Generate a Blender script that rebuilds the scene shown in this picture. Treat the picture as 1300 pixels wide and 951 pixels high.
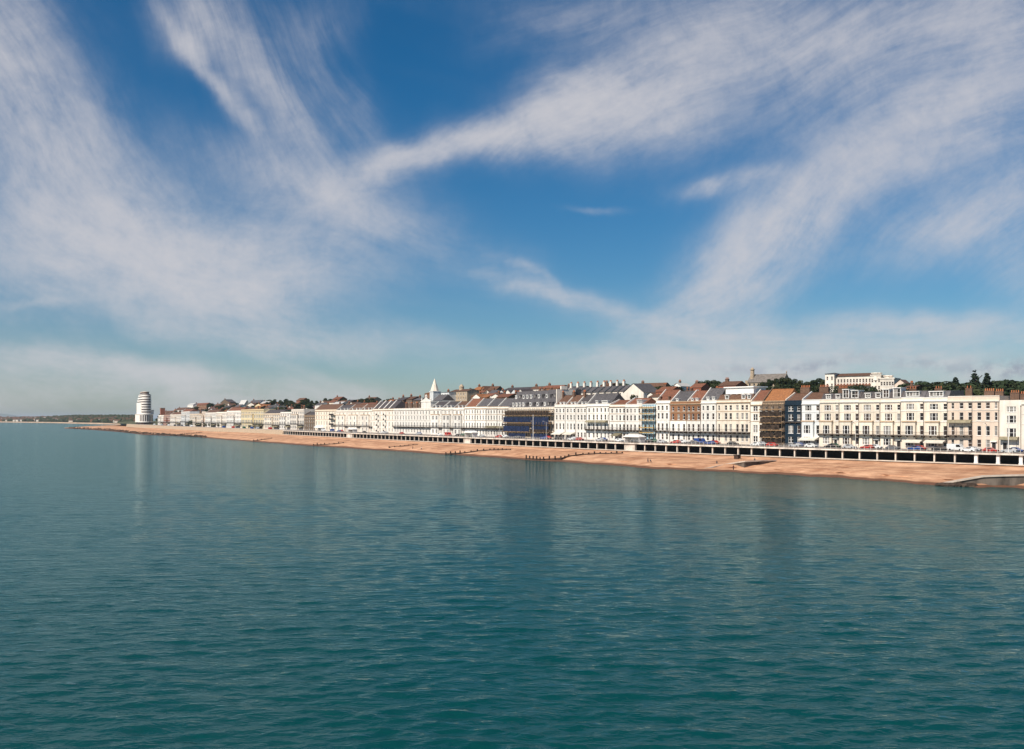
import bpy, math, random
import numpy as np
from mathutils import Vector, Matrix

# ---------------------------------------------------------------- camera, sky, sun
for o in list(bpy.data.objects):
    bpy.data.objects.remove(o)
S = bpy.context.scene
COL = S.collection
R = math.radians
FPX, CX, HY, CAMZ = 1264.0, 650.0, 530.5, 17.0      # focal length and horizon of the photograph in its own pixels

cam = bpy.data.cameras.new('camera')
cam.sensor_width = 36.0
cam.lens = 36.0 * FPX / 1300.0
cam.shift_y = (HY - 475.5) / 1300.0
cam.clip_start = 1.0
cam.clip_end = 200000.0
cam_o = bpy.data.objects.new('camera', cam)
cam_o.location = (0, 0, CAMZ)
cam_o.rotation_euler = (R(90), 0, 0)
COL.objects.link(cam_o)
S.camera = cam_o

SUN_AZ, SUN_EL = R(-133), R(44)                      # clockwise from the view axis
sun_dir = Vector((math.sin(SUN_AZ) * math.cos(SUN_EL), math.cos(SUN_AZ) * math.cos(SUN_EL), math.sin(SUN_EL)))
sun = bpy.data.lights.new('sun', 'SUN')
sun.energy = 5.0
sun.angle = R(0.53)
sun.color = (1.0, 0.93, 0.83)
sun_o = bpy.data.objects.new('sun', sun)
sun_o.rotation_euler = (-sun_dir).to_track_quat('-Z', 'Y').to_euler()
sun_o.location = (0, 0, 200)
COL.objects.link(sun_o)

S.view_settings.view_transform = 'Standard'
S.view_settings.look = 'None'
S.view_settings.gamma = 1.0
S.view_settings.use_curve_mapping = False
S.view_settings.exposure = 0.32

W = bpy.data.worlds.new('World')
S.world = W
W.use_nodes = True


def px_to_azel(px, py):
    u, v = (px - CX) / FPX, (HY - py) / FPX
    az = math.atan(u)
    return az, math.atan(v * math.cos(az))


SIG = 0.80                                           # width of the cirrus strokes


def build_sky():
    nt = W.node_tree
    N, L = nt.nodes, nt.links
    N.clear()

    def node(t, **kw):
        n = N.new(t)
        for k, v in kw.items():
            setattr(n, k, v)
        return n

    def val(sock, v):
        if hasattr(v, 'is_linked') or isinstance(v, bpy.types.NodeSocket):
            L.new(v, sock)
        else:
            sock.default_value = v

    def m(op, a, b=0.0, c=0.0, clamp=False):
        n = node('ShaderNodeMath', operation=op, use_clamp=clamp)
        val(n.inputs[0], a); val(n.inputs[1], b); val(n.inputs[2], c)
        return n.outputs[0]

    def mapr(v, a, b, c, d, smooth=True):
        n = node('ShaderNodeMapRange')
        n.interpolation_type = 'SMOOTHSTEP' if smooth else 'LINEAR'
        val(n.inputs[0], v)
        for i, q in enumerate((a, b, c, d)):
            n.inputs[i + 1].default_value = q
        return n.outputs[0]

    out = node('ShaderNodeOutputWorld')
    bg = node('ShaderNodeBackground')
    L.new(bg.outputs[0], out.inputs[0])
    sky = node('ShaderNodeTexSky', sky_type='NISHITA')
    sky.sun_disc = False
    sky.sun_elevation = SUN_EL
    sky.sun_rotation = SUN_AZ % (2 * math.pi)
    sky.altitude = 0.0
    sky.air_density = 1.0
    sky.dust_density = 0.35
    sky.ozone_density = 3.5
    tc = node('ShaderNodeTexCoord')
    sep = node('ShaderNodeSeparateXYZ')
    L.new(tc.outputs['Generated'], sep.inputs[0])
    x, y, z = sep.outputs
    az = m('ARCTAN2', x, y)
    zz = m('MAXIMUM', z, 0.0)
    el = m('ARCSINE', zz)
    comb = node('ShaderNodeCombineXYZ')
    L.new(az, comb.inputs[0]); L.new(el, comb.inputs[1])
    base = comb.outputs[0]

    def noise(vec, scale, detail=5.0, rough=0.55, dist=0.0, color=False):
        n = node('ShaderNodeTexNoise')
        n.noise_dimensions = '3D'
        L.new(vec, n.inputs['Vector'])
        n.inputs['Scale'].default_value = scale
        n.inputs['Detail'].default_value = detail
        n.inputs['Roughness'].default_value = rough
        n.inputs['Distortion'].default_value = dist
        return n.outputs['Color' if color else 'Fac']

    def vmath(op, a, b=None, scale=None):
        n = node('ShaderNodeVectorMath', operation=op)
        val(n.inputs[0], a)
        if b is not None: val(n.inputs[1], b)
        if scale is not None: n.inputs['Scale'].default_value = scale
        return n

    def warp(vec, scale, amp, detail=3.0):
        c = noise(vec, scale, detail, 0.5, 0.0, True)
        d = vmath('SUBTRACT', c, (0.5, 0.5, 0.5)).outputs[0]
        d = vmath('SCALE', d, scale=amp).outputs[0]
        return vmath('ADD', vec, d).outputs[0]

    wp = warp(warp(base, 5.0, 0.075, 2.0), 24.0, 0.018, 3.0)
    fw = warp(base, 3.5, 0.13, 1.0)
    sw = node('ShaderNodeSeparateXYZ')
    L.new(wp, sw.inputs[0])
    cq = node('ShaderNodeCombineXYZ')
    L.new(m('MULTIPLY', sw.outputs[0], sw.outputs[0]), cq.inputs[0])
    L.new(m('MULTIPLY', sw.outputs[0], sw.outputs[1]), cq.inputs[1])
    L.new(m('MULTIPLY', sw.outputs[1], sw.outputs[1]), cq.inputs[2])
    cl = node('ShaderNodeCombineXYZ')
    L.new(sw.outputs[0], cl.inputs[0]); L.new(sw.outputs[1], cl.inputs[1])
    cl.inputs[2].default_value = 1.0

    def rotated(vec, rot, stretch, off):
        """coordinates along and across a wind direction, squeezed along it"""
        c, s_ = math.cos(rot), math.sin(rot)
        n = node('ShaderNodeCombineXYZ')
        L.new(vmath('DOT_PRODUCT', vec, (c / stretch, s_ / stretch, 0)).outputs['Value'], n.inputs[0])
        L.new(vmath('DOT_PRODUCT', vec, (-s_, c, 0)).outputs['Value'], n.inputs[1])
        n.inputs[2].default_value = off
        return n.outputs[0]

    def stroke(px, py, a, b, deg, w):
        """soft elongated patch of cirrus; deg = slope in the picture, positive runs down to the right"""
        a, b = a * SIG, b * SIG
        c = px_to_azel(px, py)
        t = (math.cos(R(deg)), math.sin(R(deg)))
        e = px_to_azel(px + t[0] * 10, py + t[1] * 10)
        f = px_to_azel(px - t[1] * 10, py + t[0] * 10)
        la = math.hypot(e[0] - c[0], e[1] - c[1]) / 10 * a
        lb = math.hypot(f[0] - c[0], f[1] - c[1]) / 10 * b
        th = math.atan2(e[1] - c[1], e[0] - c[0])
        co, si = math.cos(th), math.sin(th)
        A = co * co / la ** 2 + si * si / lb ** 2
        B = 2 * co * si * (1 / la ** 2 - 1 / lb ** 2)
        C = si * si / la ** 2 + co * co / lb ** 2
        D = -2 * A * c[0] - B * c[1]
        E = -2 * C * c[1] - B * c[0]
        F = A * c[0] ** 2 + B * c[0] * c[1] + C * c[1] ** 2
        q = vmath('DOT_PRODUCT', cq.outputs[0], (-A / 2, -B / 2, -C / 2)).outputs['Value']
        l_ = vmath('DOT_PRODUCT', cl.outputs[0], (-D / 2, -E / 2, -F / 2 + math.log(w))).outputs['Value']
        return m('EXPONENT', m('ADD', q, l_))

    def group(strokes, deg, fs, stretch, seed, contrast):
        s = None
        for st in strokes:
            g = stroke(*st)
            s = g if s is None else m('ADD', s, g)
        # fibres drawn out along the group's wind
        v = rotated(fw, -R(deg), stretch, seed)
        n1 = noise(v, fs * 1.25, 5.0, 0.66)
        n1 = mapr(n1, 0.5 - contrast, 0.5 + contrast, 0.0, 1.0)
        return s, m('MULTIPLY', s, m('MULTIPLY_ADD', n1, 1.15, 0.38))

    groups = [
        # left veil
        ([(20, 50, 60, 110, 0, .60), (60, 170, 170, 70, 60, .55), (30, 290, 90, 90, 0, .45), (170, 250, 130, 60, 42, .35)],
         48, 26.0, 4.5, 3.1, 0.30),
        # left bright mass
        ([(200, 320, 150, 46, 12, .95), (80, 330, 90, 50, 20, .45), (330, 330, 130, 42, 5, .80), (265, 368, 85, 22, 6, .75),
          (370, 428, 125, 22, 4, .75), (190, 405, 60, 20, 30, .25), (500, 300, 60, 18, 22, .25), (420, 270, 110, 30, 12, .40)],
         12, 20.0, 3.0, 7.3, 0.32),
        # the mare's tails fanning down from the top
        ([(245, 30, 45, 34, 20, .55), (262, 105, 95, 9, 57, .75), (232, 58, 16, 14, 40, .45), (320, 90, 120, 45, 62, .34), (370, 170, 110, 28, 52, .40),
          (400, 30, 40, 40, 60, .25), (440, 150, 90, 30, 50, .26), (330, 225, 90, 26, 20, .34)],
         57, 24.0, 7.0, 1.7, 0.26),
        # the band rising to the right
        ([(560, 190, 105, 15, -16, 1.0), (470, 235, 80, 22, -24, .62), (640, 175, 60, 26, -10, .50), (740, 115, 70, 30, -28, 1.0),
          (690, 165, 90, 34, -12, .50), (800, 140, 90, 42, -20, .55), (860, 110, 80, 60, -40, .50)],
         -22, 24.0, 4.0, 11.2, 0.30),
        # upper right sheet
        ([(900, 30, 130, 34, -24, .55), (760, 20, 100, 30, -10, .38), (1000, 75, 190, 42, -18, .55), (1170, 110, 180, 65, -18, .60),
          (1280, 50, 110, 90, -10, .60), (1240, 170, 120, 40, -20, .45), (1060, 20, 120, 40, -10, .45)],
         -19, 22.0, 5.0, 5.9, 0.30),
        # right diagonal plume
        ([(1110, 205, 110, 26, -38, .55), (1020, 260, 110, 34, -42, .60), (930, 240, 55, 13, -8, .50), (895, 246, 13, 10, 0, .55), (960, 330, 85, 50, -50, .75),
          (880, 385, 90, 28, -25, .60), (1250, 265, 80, 36, -22, .75), (1150, 300, 90, 40, -25, .30), (1290, 330, 60, 40, -10, .35)],
         -36, 24.0, 3.5, 9.4, 0.30),
        # low streaks near the horizon
        ([(880, 412, 110, 15, 6, .62), (1050, 428, 160, 17, -3, .60), (850, 455, 120, 20, 0, .70), (1220, 415, 120, 17, -6, .55),
          (1180, 455, 210, 18, 2, .75), (1000, 475, 240, 18, 0, .75), (720, 372, 90, 9, 12, .55), (680, 345, 50, 5, 24, .30),
          (760, 273, 30, 4, 0, .22), (640, 340, 60, 22, 20, .26), (100, 460, 170, 17, 12, .65), (40, 380, 60, 6, 4, .30), (260, 488, 220, 18, 5, .65),
          (420, 480, 60, 8, 20, .22), (60, 505, 150, 26, 2, .40), (560, 440, 120, 18, 3, .22), (330, 515, 200, 16, 0, .5), (640, 520, 260, 14, 0, .35)],
         2, 22.0, 5.0, 13.7, 0.30),
    ]
    dens = None
    for g in groups:
        _, d = group(*g)
        dens = d if dens is None else m('ADD', dens, d)
    # the same kind of cirrus all round the rest of the dome
    inv = m('DIVIDE', 1.0, m('ADD', zz, 0.12))
    cp = node('ShaderNodeCombineXYZ')
    L.new(m('MULTIPLY', x, inv), cp.inputs[0]); L.new(m('MULTIPLY', y, inv), cp.inputs[1])
    pl = rotated(warp(cp.outputs[0], 0.7, 0.6, 1.0), R(35), 3.0, 2.0)
    g0 = mapr(noise(pl, 1.3, 4.0, 0.6), 0.44, 0.74, 0.0, 0.75)
    away = m('MAXIMUM', mapr(m('ABSOLUTE', az), 0.50, 0.66, 0.0, 1.0), mapr(el, 0.40, 0.52, 0.0, 1.0))
    dens = m('ADD', dens, m('MULTIPLY', g0, m('MULTIPLY_ADD', away, 0.92, 0.08)))
    # small-scale tufts break the streaks up
    puff = mapr(noise(wp, 34.0, 5.0, 0.68), 0.32, 0.70, 0.72, 1.28, False)
    dens = m('MULTIPLY', dens, puff)
    dens = m('SUBTRACT', 1.0, m('EXPONENT', m('MULTIPLY', dens, -1.35)))
    dens = m('MULTIPLY', m('POWER', dens, 1.25), 0.93)

    # clear-air colour: the sky model, a little deeper as on the slide film
    hsv = node('ShaderNodeHueSaturation')
    hsv.inputs['Hue'].default_value = 0.493
    hsv.inputs['Saturation'].default_value = 1.27
    hsv.inputs['Value'].default_value = 0.90
    tint = node('ShaderNodeMix', data_type='RGBA', blend_type='MULTIPLY')
    tint.inputs['Factor'].default_value = 1.0
    tint.inputs['B'].default_value = (0.76, 0.86, 0.98, 1)
    L.new(sky.outputs[0], tint.inputs['A'])
    L.new(tint.outputs['Result'], hsv.inputs['Color'])
    cloudc = node('ShaderNodeRGB')
    cloudc.outputs[0].default_value = (7.1, 6.95, 7.25, 1)
    mix = node('ShaderNodeMix', data_type='RGBA')
    L.new(dens, mix.inputs['Factor'])
    L.new(hsv.outputs[0], mix.inputs['A'])
    L.new(cloudc.outputs[0], mix.inputs['B'])
    # low grey cumulus bases lying on the right horizon
    gb = None
    for st in [(1275, 458, 45, 12, -8, .9), (1050, 462, 45, 7, 0, .5), (960, 466, 70, 8, 0, .45), (1180, 468, 60, 7, 0, .4)]:
        g = stroke(*st)
        gb = g if gb is None else m('ADD', gb, g)
    gb = m('MULTIPLY', gb, mapr(noise(base, 60.0, 5.0, 0.6), 0.36, 0.62, 0.0, 1.0), clamp=True)
    mix2 = node('ShaderNodeMix', data_type='RGBA')
    L.new(m('MULTIPLY', gb, 0.75), mix2.inputs['Factor'])
    L.new(mix.outputs['Result'], mix2.inputs['A'])
    mix2.inputs['B'].default_value = (2.9, 3.2, 4.3, 1)
    L.new(mix2.outputs['Result'], bg.inputs['Color'])
    bg.inputs['Strength'].default_value = 0.070
    W.cycles.sampling_method = 'NONE'                # the disc is a lamp; the rest of the sky is smooth


build_sky()

# ---------------------------------------------------------------- materials
MATS = {}


def mat(name, col, rough=0.8, var=0.12, scale=0.6, bump=0.0, stretch=(1, 1, 1), col2=None, spec=0.3, bscale=None, metal=0.0, each=0.16):
    if name in MATS:
        return MATS[name]
    m_ = bpy.data.materials.new(name)
    m_.use_nodes = True
    nt = m_.node_tree
    p = nt.nodes['Principled BSDF']
    p.inputs['Roughness'].default_value = rough
    p.inputs['Specular IOR Level'].default_value = spec
    p.inputs['Metallic'].default_value = metal
    tc = nt.nodes.new('ShaderNodeTexCoord')
    mp = nt.nodes.new('ShaderNodeMapping')
    mp.inputs['Scale'].default_value = stretch
    nt.links.new(tc.outputs['Object'], mp.inputs[0])
    n = nt.nodes.new('ShaderNodeTexNoise')
    n.inputs['Scale'].default_value = scale
    n.inputs['Detail'].default_value = 6
    n.inputs['Roughness'].default_value = 0.65
    nt.links.new(mp.outputs[0], n.inputs['Vector'])
    r = nt.nodes.new('ShaderNodeValToRGB')
    c2 = col2 or tuple(c * (1 - 2.2 * var) for c in col)
    c1 = tuple(min(1, c * (1 + 0.5 * var)) for c in col)
    r.color_ramp.elements[0].position = 0.32
    r.color_ramp.elements[1].position = 0.62
    r.color_ramp.elements[0].color = (*c2, 1)
    r.color_ramp.elements[1].color = (*c1, 1)
    nt.links.new(n.outputs['Fac'], r.inputs[0])
    oi = nt.nodes.new('ShaderNodeObjectInfo')
    mr = nt.nodes.new('ShaderNodeMapRange')
    mr.inputs[3].default_value = 1 - each
    mr.inputs[4].default_value = 1 + each * .3
    nt.links.new(oi.outputs['Random'], mr.inputs[0])
    vm = nt.nodes.new('ShaderNodeVectorMath'); vm.operation = 'SCALE'
    nt.links.new(r.outputs[0], vm.inputs[0]); nt.links.new(mr.outputs[0], vm.inputs['Scale'])
    nt.links.new(vm.outputs[0], p.inputs['Base Color'])
    if bump:
        n2 = nt.nodes.new('ShaderNodeTexNoise')
        n2.inputs['Scale'].default_value = bscale or scale * 6
        n2.inputs['Detail'].default_value = 4
        nt.links.new(mp.outputs[0], n2.inputs['Vector'])
        b = nt.nodes.new('ShaderNodeBump')
        b.inputs['Strength'].default_value = 1.0
        b.inputs['Distance'].default_value = bump
        nt.links.new(n2.outputs['Fac'], b.inputs['Height'])
        nt.links.new(b.outputs[0], p.inputs['Normal'])
    MATS[name] = m_
    return m_


ST = (1, 1, 0.25)
WALLS = dict(
    white=mat('white_stucco', (0.82, 0.765, 0.685), var=0.12, scale=0.5, stretch=ST),
    warm=mat('warm_white_stucco', (0.80, 0.715, 0.61), var=0.12, scale=0.5, stretch=ST),
    cream=mat('cream_stucco', (0.78, 0.672, 0.54), var=0.13, scale=0.5, stretch=ST),
    pink=mat('pinkish_beige_stucco', (0.69, 0.545, 0.43), var=0.08, scale=0.5, stretch=ST),
    yellow=mat('yellow_stucco', (0.70, 0.57, 0.34), var=0.08, scale=0.5, stretch=ST),
    grey=mat('pale_grey_stucco', (0.62, 0.62, 0.60), var=0.08, scale=0.5, stretch=ST),
    navy=mat('navy_paint', (0.012, 0.026, 0.042), rough=0.5, var=0.15, scale=0.5),
    blue=mat('pale_blue_stucco', (0.30, 0.46, 0.53), var=0.1, scale=0.5),
    brick=mat('brown_brick', (0.27, 0.125, 0.06), var=0.2, scale=3.0),
    red=mat('red_brick', (0.30, 0.10, 0.055), var=0.2, scale=3.0),
    stock=mat('grimy_stock_brick', (0.17, 0.115, 0.075), var=0.2, scale=2.0),
    stone=mat('sandstone', (0.42, 0.32, 0.22), var=0.15, scale=1.0),
    concrete=mat('weathered_concrete', (0.33, 0.29, 0.25), var=0.18, scale=0.5),
)
WHITE = mat('white_paint', (0.80, 0.77, 0.72), rough=0.55, var=0.04, scale=1.0)
TRIM = mat('stucco_trim', (0.76, 0.69, 0.60), var=0.08, scale=1.0)
TAN = mat('ochre_moulding', (0.52, 0.37, 0.24), var=0.12, scale=1.0)
ROOFS = dict(
    slate=mat('grey_slate', (0.10, 0.09, 0.09), rough=0.6, var=0.22, scale=1.2),
    dark=mat('dark_slate', (0.075, 0.062, 0.06), rough=0.6, var=0.2, scale=1.2),
    brown=mat('brown_tile', (0.13, 0.066, 0.04), rough=0.8, var=0.2, scale=1.5),
    red=mat('red_clay_tile', (0.19, 0.075, 0.042), rough=0.8, var=0.2, scale=1.5),
    orange=mat('orange_clay_tile', (0.30, 0.12, 0.045), rough=0.8, var=0.2, scale=1.5),
    lead=mat('pale_roof_felt', (0.5, 0.48, 0.45), rough=0.7, var=0.1, scale=1.0),
)
POT = mat('terracotta_pot', (0.42, 0.14, 0.06), var=0.15, scale=4)
STACK = mat('sooty_chimney_brick', (0.15, 0.085, 0.055), var=0.2, scale=2)
IRON = mat('dark_iron', (0.035, 0.028, 0.025), rough=0.5, var=0.1, scale=3)
POLE = mat('scaffold_tube', (0.22, 0.17, 0.12), rough=0.5, var=0.2, scale=2)
BOARD = mat('scaffold_board', (0.27, 0.165, 0.085), var=0.2, scale=1.5)
YBOARD = mat('fresh_scaffold_board', (0.46, 0.29, 0.10), var=0.15, scale=1.5)
NET_SHADE = mat('brown_net_gap_shade', (0.045, 0.028, 0.018), var=0.5, scale=0.9, bump=0.1)  # brown net, also used as painted shade in scaffold gaps
SHEET = mat('blue_debris_sheet', (0.012, 0.022, 0.062), rough=0.6, var=0.3, scale=0.6, bump=0.1)
TIMBER = mat('tarred_timber', (0.06, 0.035, 0.024), var=0.25, scale=1.5)
AWN = mat('pale_canvas', (0.66, 0.60, 0.50), var=0.08, scale=1)
BALC = mat('shadow_dark_balcony', (0.115, 0.085, 0.065), var=0.25, scale=1)  # slab coloured dark to stand for the balcony's underside shadow
PIPE = mat('iron_downpipe', (0.16, 0.13, 0.11), var=0.2, scale=2)
GREENAWN = mat('olive_canopy_metal', (0.26, 0.22, 0.14), rough=0.6, var=0.15, scale=1)


def glass(name, col, rough):
    m_ = mat(name, col, rough=rough, var=0.15, scale=0.35, spec=0.5)
    return m_


G_DARK = glass('dark_window_glass', (0.022, 0.017, 0.016), 0.08)
G_BROWN = glass('brown_window_glass', (0.06, 0.038, 0.03), 0.10)
G_PALE = glass('curtained_window_glass', (0.27, 0.245, 0.22), 0.2)


# ---------------------------------------------------------------- mesh helpers
class MB:
    def __init__(self):
        self.v, self.f, self.m = [], [], []

    def quad(self, a, b, c, d, mi=0):
        i = len(self.v)
        self.v += [a, b, c, d]
        self.f.append((i, i + 1, i + 2, i + 3)); self.m.append(mi)

    def poly(self, pts, mi=0):
        i = len(self.v)
        self.v += list(pts)
        self.f.append(tuple(range(i, i + len(pts)))); self.m.append(mi)

    def box(self, x0, x1, y0, y1, z0, z1, mi=0):
        i = len(self.v)
        self.v += [(x0, y0, z0), (x1, y0, z0), (x1, y1, z0), (x0, y1, z0), (x0, y0, z1), (x1, y0, z1), (x1, y1, z1), (x0, y1, z1)]
        for q in ((0, 3, 2, 1), (4, 5, 6, 7), (0, 1, 5, 4), (1, 2, 6, 5), (2, 3, 7, 6), (3, 0, 4, 7)):
            self.f.append(tuple(i + k for k in q)); self.m.append(mi)

    def beam(self, a, b, w, h=None, mi=0):
        """a bar of rectangular section from a to b"""
        a, b = Vector(a), Vector(b)
        h = h or w
        d = (b - a).normalized()
        up = Vector((0, 0, 1)) if abs(d.z) < 0.95 else Vector((0, 1, 0))
        s = d.cross(up).normalized() * (w / 2)
        t = s.cross(d).normalized() * (h / 2)
        i = len(self.v)
        for p in (a, b):
            self.v += [tuple(p - s - t), tuple(p + s - t), tuple(p + s + t), tuple(p - s + t)]
        for q in ((0, 3, 2, 1), (4, 5, 6, 7), (0, 1, 5, 4), (1, 2, 6, 5), (2, 3, 7, 6), (3, 0, 4, 7)):
            self.f.append(tuple(i + k for k in q)); self.m.append(mi)

    def cyl(self, x, y, z0, z1, r0, r1=None, n=10, mi=0):
        r1 = r0 if r1 is None else r1
        i = len(self.v)
        for zz, r in ((z0, r0), (z1, r1)):
            for k in range(n):
                a = 2 * math.pi * k / n
                self.v.append((x + r * math.cos(a), y + r * math.sin(a), zz))
        for k in range(n):
            q = (k + 1) % n
            self.f.append((i + k, i + q, i + n + q, i + n + k)); self.m.append(mi)
        self.f.append(tuple(i + n + k for k in range(n))); self.m.append(mi)
        self.f.append(tuple(i + n - 1 - k for k in range(n))); self.m.append(mi)

    def prism(self, outline, z0, z1, mi=0):
        """closed outline (counter-clockwise x,y list) pulled up from z0 to z1"""
        n = len(outline)
        i = len(self.v)
        self.v += [(p[0], p[1], z0) for p in outline] + [(p[0], p[1], z1) for p in outline]
        for k in range(n):
            q = (k + 1) % n
            self.f.append((i + k, i + q, i + n + q, i + n + k)); self.m.append(mi)
        self.f.append(tuple(i + n + k for k in range(n))); self.m.append(mi)
        self.f.append(tuple(i + n - 1 - k for k in range(n))); self.m.append(mi)

    def mesh(self, name, mats):
        me = bpy.data.meshes.new(name)
        me.from_pydata([tuple(p) for p in self.v], [], self.f)
        for q in mats:
            me.materials.append(q)
        if len(mats) > 1:
            me.polygons.foreach_set('material_index', self.m)
        me.update()
        return me

    def build(self, name, mats, parent=None, loc=None, rz=0.0):
        if not isinstance(mats, (list, tuple)):
            mats = [mats]
        return link(name, self.mesh(name, mats), parent, loc, rz)


def link(name, me, parent=None, loc=None, rz=0.0):
    o = bpy.data.objects.new(name, me)
    COL.objects.link(o)
    if parent is not None:
        o.parent = parent
    if loc is not None:
        o.location = loc
    if rz:
        o.rotation_euler = (0, 0, rz)
    return o


def tag(o, label=None, cat=None, group=None, kind=None):
    if label: o['label'] = label
    if cat: o['category'] = cat
    if group: o['group'] = group
    if kind: o['kind'] = kind
    return o


def thing(name, label, cat, loc=(0, 0, 0), rz=0.0, group=None):
    return tag(link(name, None, None, loc, rz), label, cat, group)


# ---------------------------------------------------------------- the lie of the land
GZ = 7.0                                             # street level above the water


def deck_dy(px):
    return 17 + 0.03578 * (px - 380) - 7.9e-6 * (px - 380) * (px - 830)


def ray(px, Y, z=0.0):
    return Vector(((px - CX) / FPX * Y, Y, z))


def z_of(py, Y):
    return CAMZ + (HY - py) * Y / FPX


DECK = [ray(p, (CAMZ - GZ) * FPX / deck_dy(p)) for p in range(350, 1660, 10)]


def offset_line(pts, w):
    out = []
    for i, p in enumerate(pts):
        t = (pts[min(i + 1, len(pts) - 1)] - pts[max(i - 1, 0)]).normalized()
        out.append(p + Vector((-t.y, t.x, 0)) * w)
    return out


FRONT = offset_line(DECK, 22.0)
while (FRONT[0].x / FRONT[0].y) < (352 - CX) / FPX:
    FRONT.pop(0)
FRONT = [ray(60, 2900), ray(120, 2300), ray(160, 1760), ray(182, 1550), ray(200, 1410), ray(240, 1185), ray(300, 985)] + FRONT


def line_at(line, px):
    u = (px - CX) / FPX
    for i in range(len(line) - 1):
        a, b = line[i], line[i + 1]
        ua, ub = a.x / a.y, b.x / b.y
        if ua <= u <= ub or i == len(line) - 2:
            den = (b.x - a.x) - u * (b.y - a.y)
            k = (u * a.y - a.x) / den
            return a + (b - a) * k
    return line[-1].copy()


def front(px):
    return line_at(FRONT, px)


def lerp_table(t, x):
    if x <= t[0][0]: return t[0][1]
    for (a, va), (b, vb) in zip(t, t[1:]):
        if x <= b:
            k = (x - a) / (b - a)
            return va + (vb - va) * k
    return t[-1][1]


HILL = [(150, 7.5), (195, 9), (230, 16), (270, 25), (340, 30), (450, 28), (520, 23), (600, 31), (700, 32), (800, 30), (900, 31), (970, 35), (1090, 31), (1200, 25), (1450, 25)]
RISE = [(28, 0), (90, .45), (150, .8), (200, 1), (300, 1.12), (600, 1.1), (1200, .7)]


def ground_z(x, y):
    px = CX + FPX * x / y
    E = y - front(px).y
    return GZ + (lerp_table(HILL, px) - GZ) * lerp_table(RISE, E)


def shore_dir(px):
    a, b = front(px - 3), front(px + 3)
    return math.atan2(b.y - a.y, b.x - a.x)


WATERLINE = [(60, 1500), (85, 1592), (140, 1264), (180, 1005), (250, 880), (290, 765), (340, 682), (380, 620), (460, 541), (560, 464), (600, 443), (660, 408),
             (690, 393), (760, 364), (830, 333), (930, 311), (1010, 294), (1130, 266), (1200, 247.8), (1300, 240.5), (1450, 231), (1660, 222)]


def water_Y(px):
    return lerp_table(WATERLINE, px)


def back_Y(px):
    if px >= 358:
        return (CAMZ - GZ) * FPX / deck_dy(px)
    return lerp_table([(60, 1620), (85, 1660), (110, 1800), (150, 1950), (175, 1560), (200, 1320), (240, 1105), (300, 915), (358, (CAMZ - GZ) * FPX / deck_dy(358))], px)


def beach_top(px):
    return lerp_table([(60, .5), (85, .7), (120, 2.0), (160, 3.4), (200, 5.0), (330, 4.6), (358, 3.9), (700, 3.8), (1700, 3.7)], px)


def beach_z(px, t):
    """t = 0 at the water's edge, 1 at the promenade wall"""
    h = beach_top(px)
    if t < 0:
        return t * 6.0
    ridge = 0.30 * math.exp(-((t - 0.32 - 0.05 * math.sin(px * 0.021)) / 0.07) ** 2) + 0.22 * math.exp(-((t - 0.66 - 0.06 * math.sin(px * 0.016 + 2)) / 0.09) ** 2)
    und = 0.16 * math.sin(px * 0.052 + 3 * t) * math.sin(px * 0.023 + 1.0) * t
    return h * (t ** 0.82) + (ridge + und) * min(1, 6 * t) * (1 - t)


def beach_at(px, py):
    yw, yb = water_Y(px), back_Y(px)
    best, bp = 1e9, None
    for k in range(0, 101):
        t = k / 100
        Y = yw + (yb - yw) * t
        z = beach_z(px, t)
        e = abs(HY + (CAMZ - z) * FPX / Y - py)
        if e < best:
            best, bp = e, ray(px, Y, z)
    return bp


def grid_mesh(name, rows, mats, kind='structure'):
    """rows of points -> one sheet"""
    n = len(rows[0])
    v = [tuple(p) for r_ in rows for p in r_]
    f = []
    for i in range(len(rows) - 1):
        for j in range(n - 1):
            a = i * n + j
            f.append((a, a + 1, a + n + 1, a + n))
    me = bpy.data.meshes.new(name)
    me.from_pydata(v, [], f)
    me.materials.append(mats)
    me.update()
    o = link(name, me)
    tag(o, kind=kind)
    return o


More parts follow.
